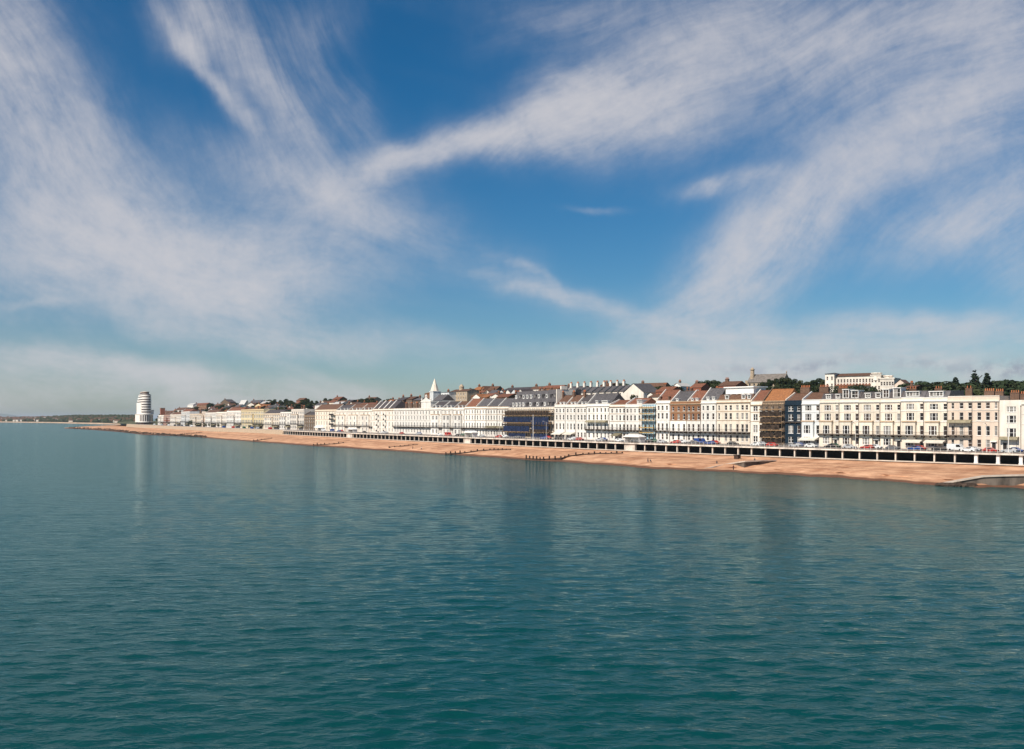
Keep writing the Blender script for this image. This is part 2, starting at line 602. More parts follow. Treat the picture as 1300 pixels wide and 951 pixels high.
# ---- sea
def sea_material():
    m_ = bpy.data.materials.new('sea_water')
    m_.use_nodes = True
    nt = m_.node_tree
    nt.nodes.remove(nt.nodes['Principled BSDF'])
    body = nt.nodes.new('ShaderNodeBsdfDiffuse')
    body.inputs['Color'].default_value = (0.002, 0.044, 0.044, 1)
    gl = nt.nodes.new('ShaderNodeBsdfGlossy')
    gl.inputs['Roughness'].default_value = 0.09
    gl.inputs['Color'].default_value = (0.82, 1, 1, 1)
    fr_ = nt.nodes.new('ShaderNodeFresnel')
    fr_.inputs['IOR'].default_value = 1.333
    fk = nt.nodes.new('ShaderNodeMath'); fk.operation = 'MULTIPLY'; fk.inputs[1].default_value = 0.68
    nt.links.new(fr_.outputs[0], fk.inputs[0])
    mxs = nt.nodes.new('ShaderNodeMixShader')
    nt.links.new(fk.outputs[0], mxs.inputs[0]); nt.links.new(body.outputs[0], mxs.inputs[1]); nt.links.new(gl.outputs[0], mxs.inputs[2])
    nt.links.new(mxs.outputs[0], nt.nodes['Material Output'].inputs['Surface'])
    tc = nt.nodes.new('ShaderNodeTexCoord')
    hs = None
    for sc, st, rot, amp in ((0.75, (0.5, 1.0, 1), 8, 0.17), (2.0, (0.55, 1.0, 1), -14, 0.080), (4.6, (0.7, 1.0, 1), 20, 0.022), (0.27, (0.42, 1.0, 1), -5, 0.20), (0.10, (0.5, 1.0, 1), 4, 0.20)):
        mp = nt.nodes.new('ShaderNodeMapping')
        mp.inputs['Scale'].default_value = st
        mp.inputs['Rotation'].default_value = (0, 0, R(rot))
        nt.links.new(tc.outputs['Object'], mp.inputs[0])
        n = nt.nodes.new('ShaderNodeTexNoise')
        n.inputs['Scale'].default_value = sc
        n.inputs['Detail'].default_value = 3
        n.inputs['Roughness'].default_value = 0.5
        n.inputs['Distortion'].default_value = 0.4
        nt.links.new(mp.outputs[0], n.inputs['Vector'])
        k = nt.nodes.new('ShaderNodeMath'); k.operation = 'MULTIPLY'
        k.inputs[1].default_value = amp
        nt.links.new(n.outputs['Fac'], k.inputs[0])
        if hs is None:
            hs = k.outputs[0]
        else:
            a = nt.nodes.new('ShaderNodeMath'); a.operation = 'ADD'
            nt.links.new(hs, a.inputs[0]); nt.links.new(k.outputs[0], a.inputs[1])
            hs = a.outputs[0]
    b = nt.nodes.new('ShaderNodeBump')
    b.inputs['Strength'].default_value = 1.0
    b.inputs['Distance'].default_value = 1.0
    nt.links.new(hs, b.inputs['Height'])
    for n in (gl, fr_, body):
        nt.links.new(b.outputs[0], n.inputs['Normal'])
    return m_


def build_sea():
    rng = np.random.default_rng(7)
    front_a = np.linspace(R(-42), R(42), 620)
    rest = np.linspace(R(42), R(318), 40)[1:-1]
    ang = np.concatenate([front_a, rest])            # closes on itself
    rad = np.concatenate([[2, 10, 22, 34], np.geomspace(42, 620, 560), np.geomspace(640, 90000, 60)])
    A, Q = np.meshgrid(ang, rad)
    X, Y = Q * np.sin(A), Q * np.cos(A)
    dr = np.gradient(rad)[:, None] * np.ones_like(A)
    da = np.where(np.abs(A) <= R(42), R(84) / 620, R(8)) * Q
    cell = np.maximum(dr, da)
    Z = np.zeros_like(X)
    for i in range(54):
        lam = 0.8 * (5.5 ** rng.random())
        th = R(100) + rng.normal(0, R(24))           # crests lie roughly along the shore
        k = 2 * math.pi / lam
        amp = 0.0056 * lam ** 0.50
        w = np.clip((lam / cell - 2.6) / 2.0, 0, 1)
        ph = k * (X * math.cos(th) + Y * math.sin(th)) + rng.random() * 6.28
        c = np.cos(ph)
        Z += amp * w * (c + 0.22 * np.cos(2 * ph))
    # gentler and rougher patches
    patch = 0.85 + 0.3 * np.sin(X * 0.021 + 0.6 * np.sin(Y * 0.03)) * np.sin(Y * 0.017 + X * 0.006)
    Z *= patch
    nr, na = X.shape
    co = np.stack([X, Y, Z], -1).reshape(-1, 3).astype(np.float32)
    idx = np.arange(nr * na).reshape(nr, na)
    nxt = np.roll(idx, -1, axis=1)
    quads = np.stack([idx[:-1], idx[1:], nxt[1:], nxt[:-1]], -1).reshape(-1, 4)
    quads = quads[:, ::-1]
    me = bpy.data.meshes.new('sea')
    me.vertices.add(len(co)); me.vertices.foreach_set('co', co.ravel())
    me.loops.add(quads.size); me.loops.foreach_set('vertex_index', quads.ravel().astype(np.int32))
    me.polygons.add(len(quads))
    me.polygons.foreach_set('loop_start', np.arange(0, quads.size, 4, dtype=np.int32))
    me.polygons.foreach_set('use_smooth', np.ones(len(quads), dtype=bool))
    me.update(calc_edges=True)
    me.validate()
    if me.polygons[0].normal.z < 0:
        me.flip_normals()
    me.materials.append(sea_material())
    tag(link('sea', me), kind='structure')


build_sea()


# ---- beach
def beach_material():
    m_ = bpy.data.materials.new('shingle')
    m_.use_nodes = True
    nt = m_.node_tree
    N, L = nt.nodes, nt.links
    p = N['Principled BSDF']
    p.inputs['Roughness'].default_value = 0.9
    p.inputs['Specular IOR Level'].default_value = 0.2
    geo = N.new('ShaderNodeNewGeometry')
    sp = N.new('ShaderNodeSeparateXYZ')
    L.new(geo.outputs['Position'], sp.inputs[0])
    n1 = N.new('ShaderNodeTexNoise'); n1.inputs['Scale'].default_value = 0.13; n1.inputs['Detail'].default_value = 7; n1.inputs['Roughness'].default_value = 0.7
    L.new(geo.outputs['Position'], n1.inputs['Vector'])
    r1 = N.new('ShaderNodeValToRGB')
    r1.color_ramp.elements[0].position = 0.36; r1.color_ramp.elements[0].color = (0.40, 0.195, 0.105, 1)
    r1.color_ramp.elements[1].position = 0.63; r1.color_ramp.elements[1].color = (0.68, 0.395, 0.235, 1)
    L.new(n1.outputs['Fac'], r1.inputs[0])
    # strand lines of coarser, darker pebbles follow the height above the water
    nh = N.new('ShaderNodeTexNoise'); nh.inputs['Scale'].default_value = 0.05; nh.inputs['Detail'].default_value = 3
    L.new(geo.outputs['Position'], nh.inputs['Vector'])
    ma = N.new('ShaderNodeMath'); ma.operation = 'MULTIPLY_ADD'; ma.inputs[1].default_value = 1.1
    L.new(nh.outputs['Fac'], ma.inputs[0]); L.new(sp.outputs[2], ma.inputs[2])
    cb = N.new('ShaderNodeCombineXYZ'); L.new(ma.outputs[0], cb.inputs[2])
    n2 = N.new('ShaderNodeTexNoise'); n2.inputs['Scale'].default_value = 2.2; n2.inputs['Detail'].default_value = 3
    L.new(cb.outputs[0], n2.inputs['Vector'])
    r2 = N.new('ShaderNodeValToRGB')
    r2.color_ramp.elements[0].position = 0.38; r2.color_ramp.elements[0].color = (0.60, 0.57, 0.54, 1)
    r2.color_ramp.elements[1].position = 0.56; r2.color_ramp.elements[1].color = (1, 1, 1, 1)
    L.new(n2.outputs['Fac'], r2.inputs[0])
    mx = N.new('ShaderNodeMix'); mx.data_type = 'RGBA'; mx.blend_type = 'MULTIPLY'; mx.inputs['Factor'].default_value = 1
    L.new(r1.outputs[0], mx.inputs['A']); L.new(r2.outputs[0], mx.inputs['B'])
    # wet shingle just above the sea
    wr = N.new('ShaderNodeMapRange'); wr.interpolation_type = 'SMOOTHSTEP'
    wa = N.new('ShaderNodeMath'); wa.operation = 'MULTIPLY_ADD'; wa.inputs[1].default_value = -0.5
    L.new(nh.outputs['Fac'], wa.inputs[0]); L.new(sp.outputs[2], wa.inputs[2])
    L.new(wa.outputs[0], wr.inputs[0])
    wr.inputs[1].default_value = 0.12; wr.inputs[2].default_value = 0.42
    mw = N.new('ShaderNodeMix'); mw.data_type = 'RGBA'
    L.new(wr.outputs[0], mw.inputs['Factor'])
    mw.inputs['A'].default_value = (0.135, 0.062, 0.036, 1)
    L.new(mx.outputs['Result'], mw.inputs['B'])
    L.new(mw.outputs['Result'], p.inputs['Base Color'])
    n3 = N.new('ShaderNodeTexNoise'); n3.inputs['Scale'].default_value = 1.6; n3.inputs['Detail'].default_value = 6; n3.inputs['Roughness'].default_value = 0.75
    L.new(geo.outputs['Position'], n3.inputs['Vector'])
    b = N.new('ShaderNodeBump'); b.inputs['Distance'].default_value = 0.22; b.inputs['Strength'].default_value = 1
    L.new(n3.outputs['Fac'], b.inputs['Height']); L.new(b.outputs[0], p.inputs['Normal'])
    return m_


rows = []
for px in list(range(82, 360, 4)) + list(range(360, 1660, 5)):
    yw, yb = water_Y(px), back_Y(px)
    r_ = []
    for t in [-0.35, -0.12, -0.05] + [k / 26 for k in range(0, 27)]:
        jit = 1.6 * math.sin(px * 0.09) + 0.9 * math.sin(px * 0.23 + 1)
        Y = yw + (yb - yw) * t + (jit if t < 0.2 else 0)
        r_.append(ray(px, Y, beach_z(px, t)))
    r_.append(ray(px, yb + (1.0 if px >= 358 else 6.0), beach_z(px, 1.0) if px >= 358 else (GZ if px > 185 else beach_top(px) - 0.3)))
    if px < 185:
        r_[-1].z = min(r_[-1].z, lerp_table([(85, -1.5), (120, 0.5), (165, 3)], px))
    rows.append(r_)
beach = grid_mesh('beach', rows, beach_material())

# ---- town ground, promenade, road and pavement
asphalt = mat('asphalt', (0.06, 0.058, 0.058), rough=0.85, var=0.15, scale=0.4)
paving = mat('promenade_paving', (0.20, 0.14, 0.11), rough=0.85, var=0.12, scale=0.3)
kerb_m = mat('kerb_stone', (0.38, 0.35, 0.31), var=0.1, scale=1)
hill_m = mat('hillside_scrub', (0.10, 0.095, 0.045), rough=0.95, var=0.35, scale=0.06, col2=(0.028, 0.04, 0.016), bump=0.6, bscale=0.4)
paint = mat('road_paint', (0.75, 0.74, 0.70), var=0.08, scale=2)

EDGE = [p for p in DECK if p.x / p.y > (358 - CX) / FPX]
LEFT = offset_line(FRONT[3:8], -24.0)
EDGE_ALL = LEFT[:-1] + EDGE


def strip(name, line, w0, w1, z, m_, kind='structure'):
    a, b = offset_line(line, w0), offset_line(line, w1)
    return grid_mesh(name, [[Vector((p.x, p.y, z)), Vector((q.x, q.y, z))] for p, q in zip(a, b)][::-1], m_, kind)


strip('promenade', EDGE_ALL, 0.4, 8.2, GZ + 0.12, paving)
strip('road', EDGE_ALL, 8.2, 18.4, GZ, asphalt)
strip('pavement', EDGE_ALL, 18.4, 23.0, GZ + 0.12, paving)
k_ = MB()
for w in (8.2, 18.4):
    a = offset_line(EDGE_ALL, w)
    for p, q in zip(a, a[1:]):
        k_.beam((p.x, p.y, GZ + 0.055), (q.x, q.y, GZ + 0.055), 0.16, 0.15)
tag(k_.build('kerb', kerb_m), kind='structure')
c_ = MB()
a = offset_line(EDGE_ALL, 13.3)
for p, q in zip(a, a[1:]):
    d = (q - p); n_ = max(1, int(d.length / 6))
    for i in range(n_):
        s, e = p + d * (i / n_), p + d * ((i + 0.45) / n_)
        c_.beam((s.x, s.y, GZ + 0.004), (e.x, e.y, GZ + 0.004), 0.12, 0.008)
tag(c_.build('road_marking', paint), kind='structure')

rows = []
for px in range(150, 1660, 10):
    f = front(px)
    r_ = []
    for E in (-24, 0, 14, 28, 45, 60, 75, 90, 110, 130, 150, 175, 200, 250, 300, 400, 600, 900, 1300):
        if px < 200 and E > 600: E = 600 + (E - 600) * 0.4
        Y = f.y + E
        p = ray(px, Y)
        if E < 10:
            # behind the promenade line, well inside the arcade's retaining wall
            t = shore_dir(px)
            q = f + Vector((-math.sin(t), math.cos(t), 0)) * (-13.0 if E < -10 else -2.0)
            p = Vector((q.x, q.y, 0)); p.z = GZ - 0.25
        else:
            p.z = ground_z(p.x, p.y) - (0.25 if E < 30 else 0) + (0.9 * math.sin(px * 0.13 + E * 0.05) if E > 60 else 0)
        r_.append(p)
    rows.append(r_)
grid_mesh('hillside', rows, hill_m)

# ---------------------------------------------------------------- houses
rnd = random.Random(11)
WIN_CACHE = {}


def window_mesh(kind, w, h, g):
    """frame, glazing bars and sill round a pane; origin at the foot of the opening, y = 0 on the wall face"""
    key = (kind, round(w, 1), round(h, 1), g.name)
    if key in WIN_CACHE:
        return WIN_CACHE[key]
    b = MB()
    f = min(0.085, w * 0.09)
    y0, y1 = 0.14, 0.25
    b.box(-w / 2, -w / 2 + f, y0, y1, 0, h)
    b.box(w / 2 - f, w / 2, y0, y1, 0, h)
    b.box(-w / 2 + f, w / 2 - f, y0, y1, h - f, h)
    b.box(-w / 2 + f, w / 2 - f, y0, y1, 0, f)
    b.box(-w / 2 + f, w / 2 - f, y0 + 0.02, y1 - 0.01, h * 0.5 - 0.04, h * 0.5 + 0.04)
    if kind == 't':
        for s in (-1, 1):
            b.box(s * w * 0.24 - 0.10, s * w * 0.24 + 0.10, y0 - 0.03, y1, f, h - f)
    if kind == 'p':
        b.box(-0.13, 0.13, y0 - 0.03, y1, f, h - f)
    if kind == 'a':                                  # a half-round head filled with paint-white spandrels
        n = 6
        for s in (-1, 1):
            pts = [(s * (w / 2), y0 + 0.005, h), (s * (w / 2), y0 + 0.005, h - w / 2)]
            for k in range(1, n + 1):
                a_ = math.pi / 2 * k / n
                pts.append((s * (w / 2) * math.cos(a_), y0 + 0.005, h - w / 2 + w / 2 * math.sin(a_)))
            b.poly(pts if s < 0 else pts[::-1])
    b.box(-w / 2 - 0.12, w / 2 + 0.12, -0.10, 0.12, -0.12, -0.002)        # sill
    b.quad((-w / 2, 0.21, 0), (w / 2, 0.21, 0), (w / 2, 0.21, h), (-w / 2, 0.21, h), 1)
    me = b.mesh('window', [WHITE, g])
    WIN_CACHE[key] = me
    return me


def pick_glass(p_pale=0.25):
    r_ = rnd.random()
    p_pale *= 0.6
    return G_PALE if r_ < p_pale else (G_BROWN if r_ < p_pale + 0.35 else G_DARK)


KW = dict(s=1.25, n=0.85, t=2.6, p=2.1, a=0.95, w=1.9, d=1.2)


def facade(b, W_, z0, z1, ops, y=0.0, rv=0.28, mi=0, x_off=0.0):
    xs = sorted({x_off, x_off + W_} | {v for o in ops for v in (o[0], o[1])})
    zs = sorted({z0, z1} | {v for o in ops for v in (o[2], o[3])})
    for xa, xb in zip(xs, xs[1:]):
        for za, zb in zip(zs, zs[1:]):
            xc, zc = (xa + xb) / 2, (za + zb) / 2
            if not any(o[0] < xc < o[1] and o[2] < zc < o[3] for o in ops):
                b.quad((xa, y, za), (xb, y, za), (xb, y, zb), (xa, y, zb), mi)
    for xa, xb, za, zb in ops:
        yy = y + rv
        b.quad((xa, y, za), (xa, yy, za), (xa, yy, zb), (xa, y, zb), mi)
        b.quad((xb, yy, za), (xb, y, za), (xb, y, zb), (xb, yy, zb), mi)
        b.quad((xa, y, zb), (xa, yy, zb), (xb, yy, zb), (xb, y, zb), mi)
        b.quad((xa, yy, za), (xa, y, za), (xb, y, za), (xb, yy, za), mi)


def chimney(parent, x, y, z0, z1, w=2.2, d=0.8, m_=None, pots=4):
    b = MB()
    b.box(x - w / 2, x + w / 2, y - d / 2, y + d / 2, z0, z1 - 0.25)
    b.box(x - w / 2 - 0.08, x + w / 2 + 0.08, y - d / 2 - 0.08, y + d / 2 + 0.08, z1 - 0.25, z1)
    for k in range(pots):
        b.cyl(x - w / 2 + w * (k + 0.5) / pots, y, z1, z1 + 0.75, 0.19, 0.15, 7, 1)
    return b.build('chimney', [m_ or STACK, POT], parent)


ROWF = ((0.135, 2.3), (0.365, 2.9), (0.628, 2.4), (0.822, 1.8))


def house(xa, xb, ytop, label, wall='white', cols=None, roof=('pitch', 4.0, 'slate'), rows=None, cat='house', name='terraced_house',
          bay=None, balcony=None, canopy=None, cornice=1, brick_upper=None, dormers=None, chim=(), depth=11.0, pale=0.25, door=None,
          party=True, trim=None, group='terraced houses along the seafront', awning=None, flat_ground=None, attic=None, arch=()):
    A, B = front(xa), front(xb)
    W_ = (B - A).length - 0.02
    rz = math.atan2(B.y - A.y, B.x - A.x)
    Yc = (A.y + B.y) / 2
    H = z_of(ytop, Yc) - GZ
    root = thing(name, label, cat, (A.x, A.y, GZ), rz, group)
    d_ = (B - A)

    def lx(px):
        u = (px - CX) / FPX
        k = (u * A.y - A.x) / (d_.x - u * d_.y)
        return k * (W_ + 0.02)

    wm = WALLS[wall]
    cols = cols if cols is not None else []
    if isinstance(cols, int):
        cols = [(None, 's', W_ * (i + 0.5) / cols) for i in range(cols)]
    cc = []
    for c in cols:
        if len(c) == 3:
            cc.append((c[2], c[1]))
        else:
            cc.append((lx(c[0]), c[1]))
    rows = rows or [(f * H, h * H / 16.7) for f, h in ROWF]
    bx = None
    if bay:
        bx = (lx(bay[0]), lx(bay[1]), bay[2] * H, bay[3])
    ops, wins, bwins = [], [], []
    sc = min(1.0 if A.y < 760 else 1.35, W_ / max(1, len(cc)) / 1.75) if cc else 1
    for ri, (zc, h) in enumerate(rows):
        for x, k in cc:
            w = KW[k] * sc
            x = min(max(x, w / 2 + 0.12), W_ - w / 2 - 0.12)
            o = (x - w / 2, x + w / 2, zc - h / 2, zc + h / 2)
            if flat_ground and ri == 0:
                continue
            kk = 'a' if (ri in arch and k == 's') else k
            if bx and bx[0] < x < bx[1] and zc < bx[2]:
                bwins.append((x, zc - h / 2, w, h, kk))
            else:
                ops.append(o); wins.append((x, zc - h / 2, w, h, kk))
    # drop openings that would run into each other
    ok, okw = [], []
    for o, w in zip(ops, wins):
        if all(o[1] < q[0] - 0.05 or o[0] > q[1] + 0.05 or o[3] < q[2] or o[2] > q[3] for q in ok):
            ok.append(o); okw.append(w)
    dops = []
    for px in (door or []):
        x = min(max(lx(px), 0.8), W_ - 0.8)
        o = (x - 0.6, x + 0.6, 0.15, 2.6)
        clash = [i for i, q in enumerate(ok) if not (o[1] < q[0] - 0.05 or o[0] > q[1] + 0.05 or o[3] < q[2])]
        for i in reversed(clash):
            ok.pop(i); okw.pop(i)
        dops.append(o)
    b = MB()
    split = brick_upper * H if brick_upper else None
    if split:
        up = [o for o in ok + dops if o[2] > split]
        lo = [o for o in ok + dops if o[2] <= split]
        facade(b, W_, 0.0, split, lo, mi=0)
        facade(b, W_, split, H, up, mi=1)
    else:
        facade(b, W_, 0.0, H, ok + dops)
    b.quad((0, depth, 0), (0, 0, 0), (0, 0, H), (0, depth, H))
    b.quad((W_, 0, 0), (W_, depth, 0), (W_, depth, H), (W_, 0, H))
    b.quad((W_, depth, 0), (0, depth, 0), (0, depth, H), (W_, depth, H))
    b.quad((0, 0.3, H - 0.35), (W_, 0.3, H - 0.35), (W_, depth, H - 0.35), (0, depth, H - 0.35))
    b.box(0, W_, 0.0, 0.3, H, H + 0.004)
    b.quad((W_, 0.3, H - 0.35), (0, 0.3, H - 0.35), (0, 0.3, H), (W_, 0.3, H))
    b.build('wall', [wm, WALLS['brick']], root)
    for x, z, w, h, k in okw:
        link('window', window_mesh(k, w, h, pick_glass(pale)), root, (x, 0.0, z))
    for o in dops:
        q = MB()
        q.box(-0.6, 0.6, 0.12, 0.2, 0, 2.45)
        q.box(-0.72, -0.58, -0.12, 0.2, 0, 2.6, 1); q.box(0.58, 0.72, -0.12, 0.2, 0, 2.6, 1)
        q.box(-0.95, 0.95, -0.55, 0.2, 2.6, 2.85, 1)
        q.build('door', [IRON, WHITE], root, ((o[0] + o[1]) / 2, 0, 0.15))
    tm = trim or TRIM
    if A.y < 620:
        q = MB()
        q.box(W_ - 0.26, W_ - 0.12, -0.16, -0.02, 0.0, H - 1.9)
        q.box(W_ - 0.34, W_ - 0.04, -0.22, -0.01, H - 1.9, H - 1.6)
        q.build('downpipe', PIPE, root)
    if cornice:
        c = MB()
        zz = H - (1.15 if cornice == 1 else 1.6)
        c.box(0.0, W_, -0.42, -0.003, zz, zz + 0.22)
        c.box(0.0, W_, -0.24, -0.003, zz - 0.22, zz)
        c.build('cornice', tm, root)
        c = MB()
        c.box(0.0, W_, -0.10, -0.003, H - 0.16, H + 0.05)
        c.build('coping', tm, root)
        for zf in (0.53, 0.735):
            c = MB()
            c.box(0.0, W_, -0.13, -0.003, zf * H, zf * H + 0.16)
            c.build('string_course', tm, root)
    if bx:
        x0, x1, bt, bd = bx
        q = MB()
        o2 = [(x - w / 2, x + w / 2, z, z + h) for x, z, w, h, k in bwins]
        facade(q, x1 - x0, 0, bt, o2, y=-bd, x_off=x0)
        q.quad((x0, -0.003, 0), (x0, -bd, 0), (x0, -bd, bt), (x0, -0.003, bt))
        q.quad((x1, -bd, 0), (x1, -0.003, 0), (x1, -0.003, bt), (x1, -bd, bt))
        q.box(x0 - 0.18, x1 + 0.18, -bd - 0.22, -0.004, bt, bt + 0.25, 1)
        q.box(x0 - 0.10, x1 + 0.10, -bd - 0.12, -0.004, bt + 0.25, bt + 0.4, 1)
        bo = q.build('bay_window', [wm, TAN], root)
        for x, z, w, h, k in bwins:
            link('window', window_mesh(k, w, h, pick_glass(pale)), bo, (x, -bd, z))
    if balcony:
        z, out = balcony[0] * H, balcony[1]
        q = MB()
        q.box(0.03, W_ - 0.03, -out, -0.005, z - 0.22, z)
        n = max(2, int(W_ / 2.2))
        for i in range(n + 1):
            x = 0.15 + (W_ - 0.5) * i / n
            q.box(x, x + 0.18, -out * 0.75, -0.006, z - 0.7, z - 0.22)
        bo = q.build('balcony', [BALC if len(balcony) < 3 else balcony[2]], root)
        q = MB()
        q.box(0.03, W_ - 0.03, -out + 0.02, -out + 0.08, z + 0.95, z + 1.02)
        q.box(0.03, W_ - 0.03, -out + 0.03, -out + 0.07, z + 0.1, z + 0.14)
        n = int(W_ / 0.42)
        for i in range(n + 1):
            x = 0.03 + (W_ - 0.1) * i / n
            q.box(x, x + 0.035, -out + 0.03, -out + 0.065, z, z + 0.95)
        q.build('railing', IRON, bo)
    for cn in (canopy or []):
        x0, x1, zf, out, m_ = lx(cn[0]), lx(cn[1]), cn[2] * H, cn[3], cn[4]
        q = MB()
        n = 6
        pr = [(-out * (1 - math.cos(math.pi / 2 * k / n)) * 1.0, -0.9 * math.sin(math.pi / 2 * k / n)) for k in range(n + 1)]
        pr = [(-out * math.sin(math.pi / 2 * k / n), -0.95 * (1 - math.cos(math.pi / 2 * k / n))) for k in range(n + 1)]
        for (ya, za), (yb, zb) in zip(pr, pr[1:]):
            q.quad((x0, yb - 0.01, zf + zb), (x1, yb - 0.01, zf + zb), (x1, ya - 0.01, zf + za), (x0, ya - 0.01, zf + za))
        for xx, fl in ((x0, 1), (x1, 0)):
            pts = [(xx, ya - 0.01, zf + za) for ya, za in pr] + [(xx, -0.01, zf - 0.95)]
            q.poly(pts if fl else pts[::-1])
        co = q.build('canopy', m_, root)
        n = max(2, int((x1 - x0) / 2.4))
        for i in range(n + 1):
            q = MB()
            x = x0 + 0.1 + (x1 - x0 - 0.2) * i / n
            q.box(x - 0.05, x + 0.05, -out + 0.05, -out + 0.13, zf - cn[5], zf - 0.93)
            q.build('canopy_post', WHITE if m_ is not GREENAWN else IRON, co)
    for aw in (awning or []):
        x0, x1, m_ = lx(aw[0]), lx(aw[1]), aw[2]
        q = MB()
        q.poly([(x0, -2.6, 2.4), (x1, -2.6, 2.4), (x1, -0.02, 3.4), (x0, -0.02, 3.4)])
        q.poly([(x0, -2.6, 2.05), (x1, -2.6, 2.05), (x1, -2.6, 2.4), (x0, -2.6, 2.4)])
        q.poly([(x0, -0.02, 3.4), (x0, -0.02, 2.4), (x0, -2.6, 2.4)])
        q.poly([(x1, -0.02, 3.4), (x1, -2.6, 2.4), (x1, -0.02, 2.4)])
        q.build('awning', m_, root)
    # roof
    kind = roof[0]
    zb = H - 0.34
    if kind == 'pitch':
        rise, rm = roof[1], ROOFS[roof[2]]
        yr = depth * 0.48
        q = MB()
        y0 = 0.45
        q.quad((0.02, y0, zb), (W_ - 0.02, y0, zb), (W_ - 0.02, yr, H + rise), (0.02, yr, H + rise))
        q.quad((W_ - 0.02, depth - 0.1, zb), (0.02, depth - 0.1, zb), (0.02, yr, H + rise), (W_ - 0.02, yr, H + rise))
        q.poly([(0.02, y0, zb), (0.02, yr, H + rise), (0.02, depth - 0.1, zb)])
        q.poly([(W_ - 0.02, y0, zb), (W_ - 0.02, depth - 0.1, zb), (W_ - 0.02, yr, H + rise)])
        q.beam((0.02, yr, H + rise + 0.02), (W_ - 0.02, yr, H + rise + 0.02), 0.3, 0.16)
        ro = q.build('roof', rm, root)
        if party:
            for s in ((0,) if party != 2 else (0, 1)):
                xs = (0.0, 0.34) if s == 0 else (W_ - 0.34, W_)
                q = MB()
                out = [(0.31, H), (0.31, H + 0.45), (yr, H + rise + 0.5), (depth - 0.1, H + 0.3), (depth - 0.1, zb + 0.01), (0.45, zb + 0.01)]
                i0 = len(q.v)
                for xx in xs:
                    q.v += [(xx, p[0], p[1]) for p in out]
                n = len(out)
                q.f.append(tuple(range(n - 1, -1, -1))[::-1]); q.m.append(0)
                q.f.append(tuple(range(n, 2 * n))[::-1]); q.m.append(0)
                for k in range(n):
                    k2 = (k + 1) % n
                    q.f.append((k, k + n, k2 + n, k2)); q.m.append(0)
                q.build('party_wall', wm if wall not in ('brick', 'navy', 'blue') else WALLS['warm'], root)
    elif kind == 'mansard':
        rise, rm = roof[1], ROOFS[roof[2]]
        q = MB()
        q.poly([(0.02, 0.4, zb), (W_ - 0.02, 0.4, zb), (W_ - 0.02, 2.0, H + rise), (0.02, 2.0, H + rise)])
        q.poly([(0.02, 2.0, H + rise), (W_ - 0.02, 2.0, H + rise), (W_ - 0.02, depth - 0.4, H + rise + 0.3), (0.02, depth - 0.4, H + rise + 0.3)])
        q.poly([(0.02, 0.4, zb), (0.02, 2.0, H + rise), (0.02, depth - 0.4, H + rise + 0.3), (0.02, depth - 0.1, zb)])
        q.poly([(W_ - 0.02, 0.4, zb), (W_ - 0.02, depth - 0.1, zb), (W_ - 0.02, depth - 0.4, H + rise + 0.3), (W_ - 0.02, 2.0, H + rise)])
        q.poly([(W_ - 0.02, depth - 0.1, zb), (0.02, depth - 0.1, zb), (0.02, depth - 0.4, H + rise + 0.3), (W_ - 0.02, depth - 0.4, H + rise + 0.3)])
        q.box(0.02, W_ - 0.02, 1.9, 2.1, H + rise, H + rise + 0.14)
        ro = q.build('roof', rm, root)
    else:
        q = MB()
        q.box(0.05, W_ - 0.05, 0.32, depth - 0.05, zb + 0.003, zb + 0.12)
        ro = q.build('roof', ROOFS['lead'], root)
    for px, yy, top, w, pots in chim:
        chimney(ro, min(max(lx(px), 0.6), W_ - 0.6), yy, zb, H + top, w, pots=pots)
    for dm in (dormers or []):
        px, w, h = dm[0], dm[1], dm[2]
        x = min(max(lx(px), w / 2 + 0.1), W_ - w / 2 - 0.1)
        yf = 0.75
        q = MB()
        q.box(x - w / 2, x - w / 2 + 0.16, yf, yf + 3.2, H - 0.2, H - 0.2 + h)
        q.box(x + w / 2 - 0.16, x + w / 2, yf, yf + 3.2, H - 0.2, H - 0.2 + h)
        q.box(x - w / 2 - 0.15, x + w / 2 + 0.15, yf - 0.2, yf + 3.4, H - 0.2 + h, H + h)
        q.box(x - w / 2 + 0.16, x + w / 2 - 0.16, yf + 0.02, yf + 0.2, H - 0.2, H + 0.35)
        do = q.build('dormer', WHITE, root)
        nw = max(1, int(round((w - 0.3) / 1.1)))
        ww = (w - 0.4) / nw
        for i in range(nw):
            link('window', window_mesh('s', ww, h - 0.75, pick_glass(0.15)), do, (x - w / 2 + 0.2 + ww * (i + 0.5), yf, H + 0.45))
    return root, H, W_, lx, ro


def tri(*p):
    return [(a, k) for a, k in p]


LT = 'terraced houses along the seafront'
SPOTS = [(1281, 'the low olive canopy'), (1256, 'the pinkish beige house'), (1228, 'the olive-canopied house'), (1190, 'the cream house with a long dormer'), (1160, 'the white-parapet house by big attic windows'),
         (1131, 'the house with two large attic windows'), (1104, 'the house with small dormers'), (1079, 'the house with tall attic dormers'), (1052, 'the cream house with low dormers'), (1029, 'the pale grey house'),
         (1007, 'the navy house'), (983, 'the scaffolded brown house'), (960, 'the narrow white house'), (932, 'the penthouse house'), (901, 'the white house with sloping slate roof'), (881, 'the red-roofed brick house'),
         (861, 'the slate-roofed brick house'), (842, 'the white house with parapet piers'), (824, 'the pale blue house'), (784, 'the lower white house with olive awning'), (760, 'the verandah house'),
         (738, 'the white house adjoining the verandah house'), (724, 'the middle of three brown-roofed houses'), (711, 'the white house by the blue sheeting'), (690, 'the right half of the sheeted hotel'), (660, 'the sheeted hotel'),
         (636, 'the terrace house touching the sheeted hotel'), (610, 'the plain white terrace'), (583, 'the square-bayed white houses'), (560, 'the square-bayed house by the pediment'), (528, 'the pedimented hotel'),
         (508, 'the far half of the pedimented hotel'), (486, 'the block with open loggias'), (460, 'the last off-white bayed house'), (430, 'the first off-white bayed house')]
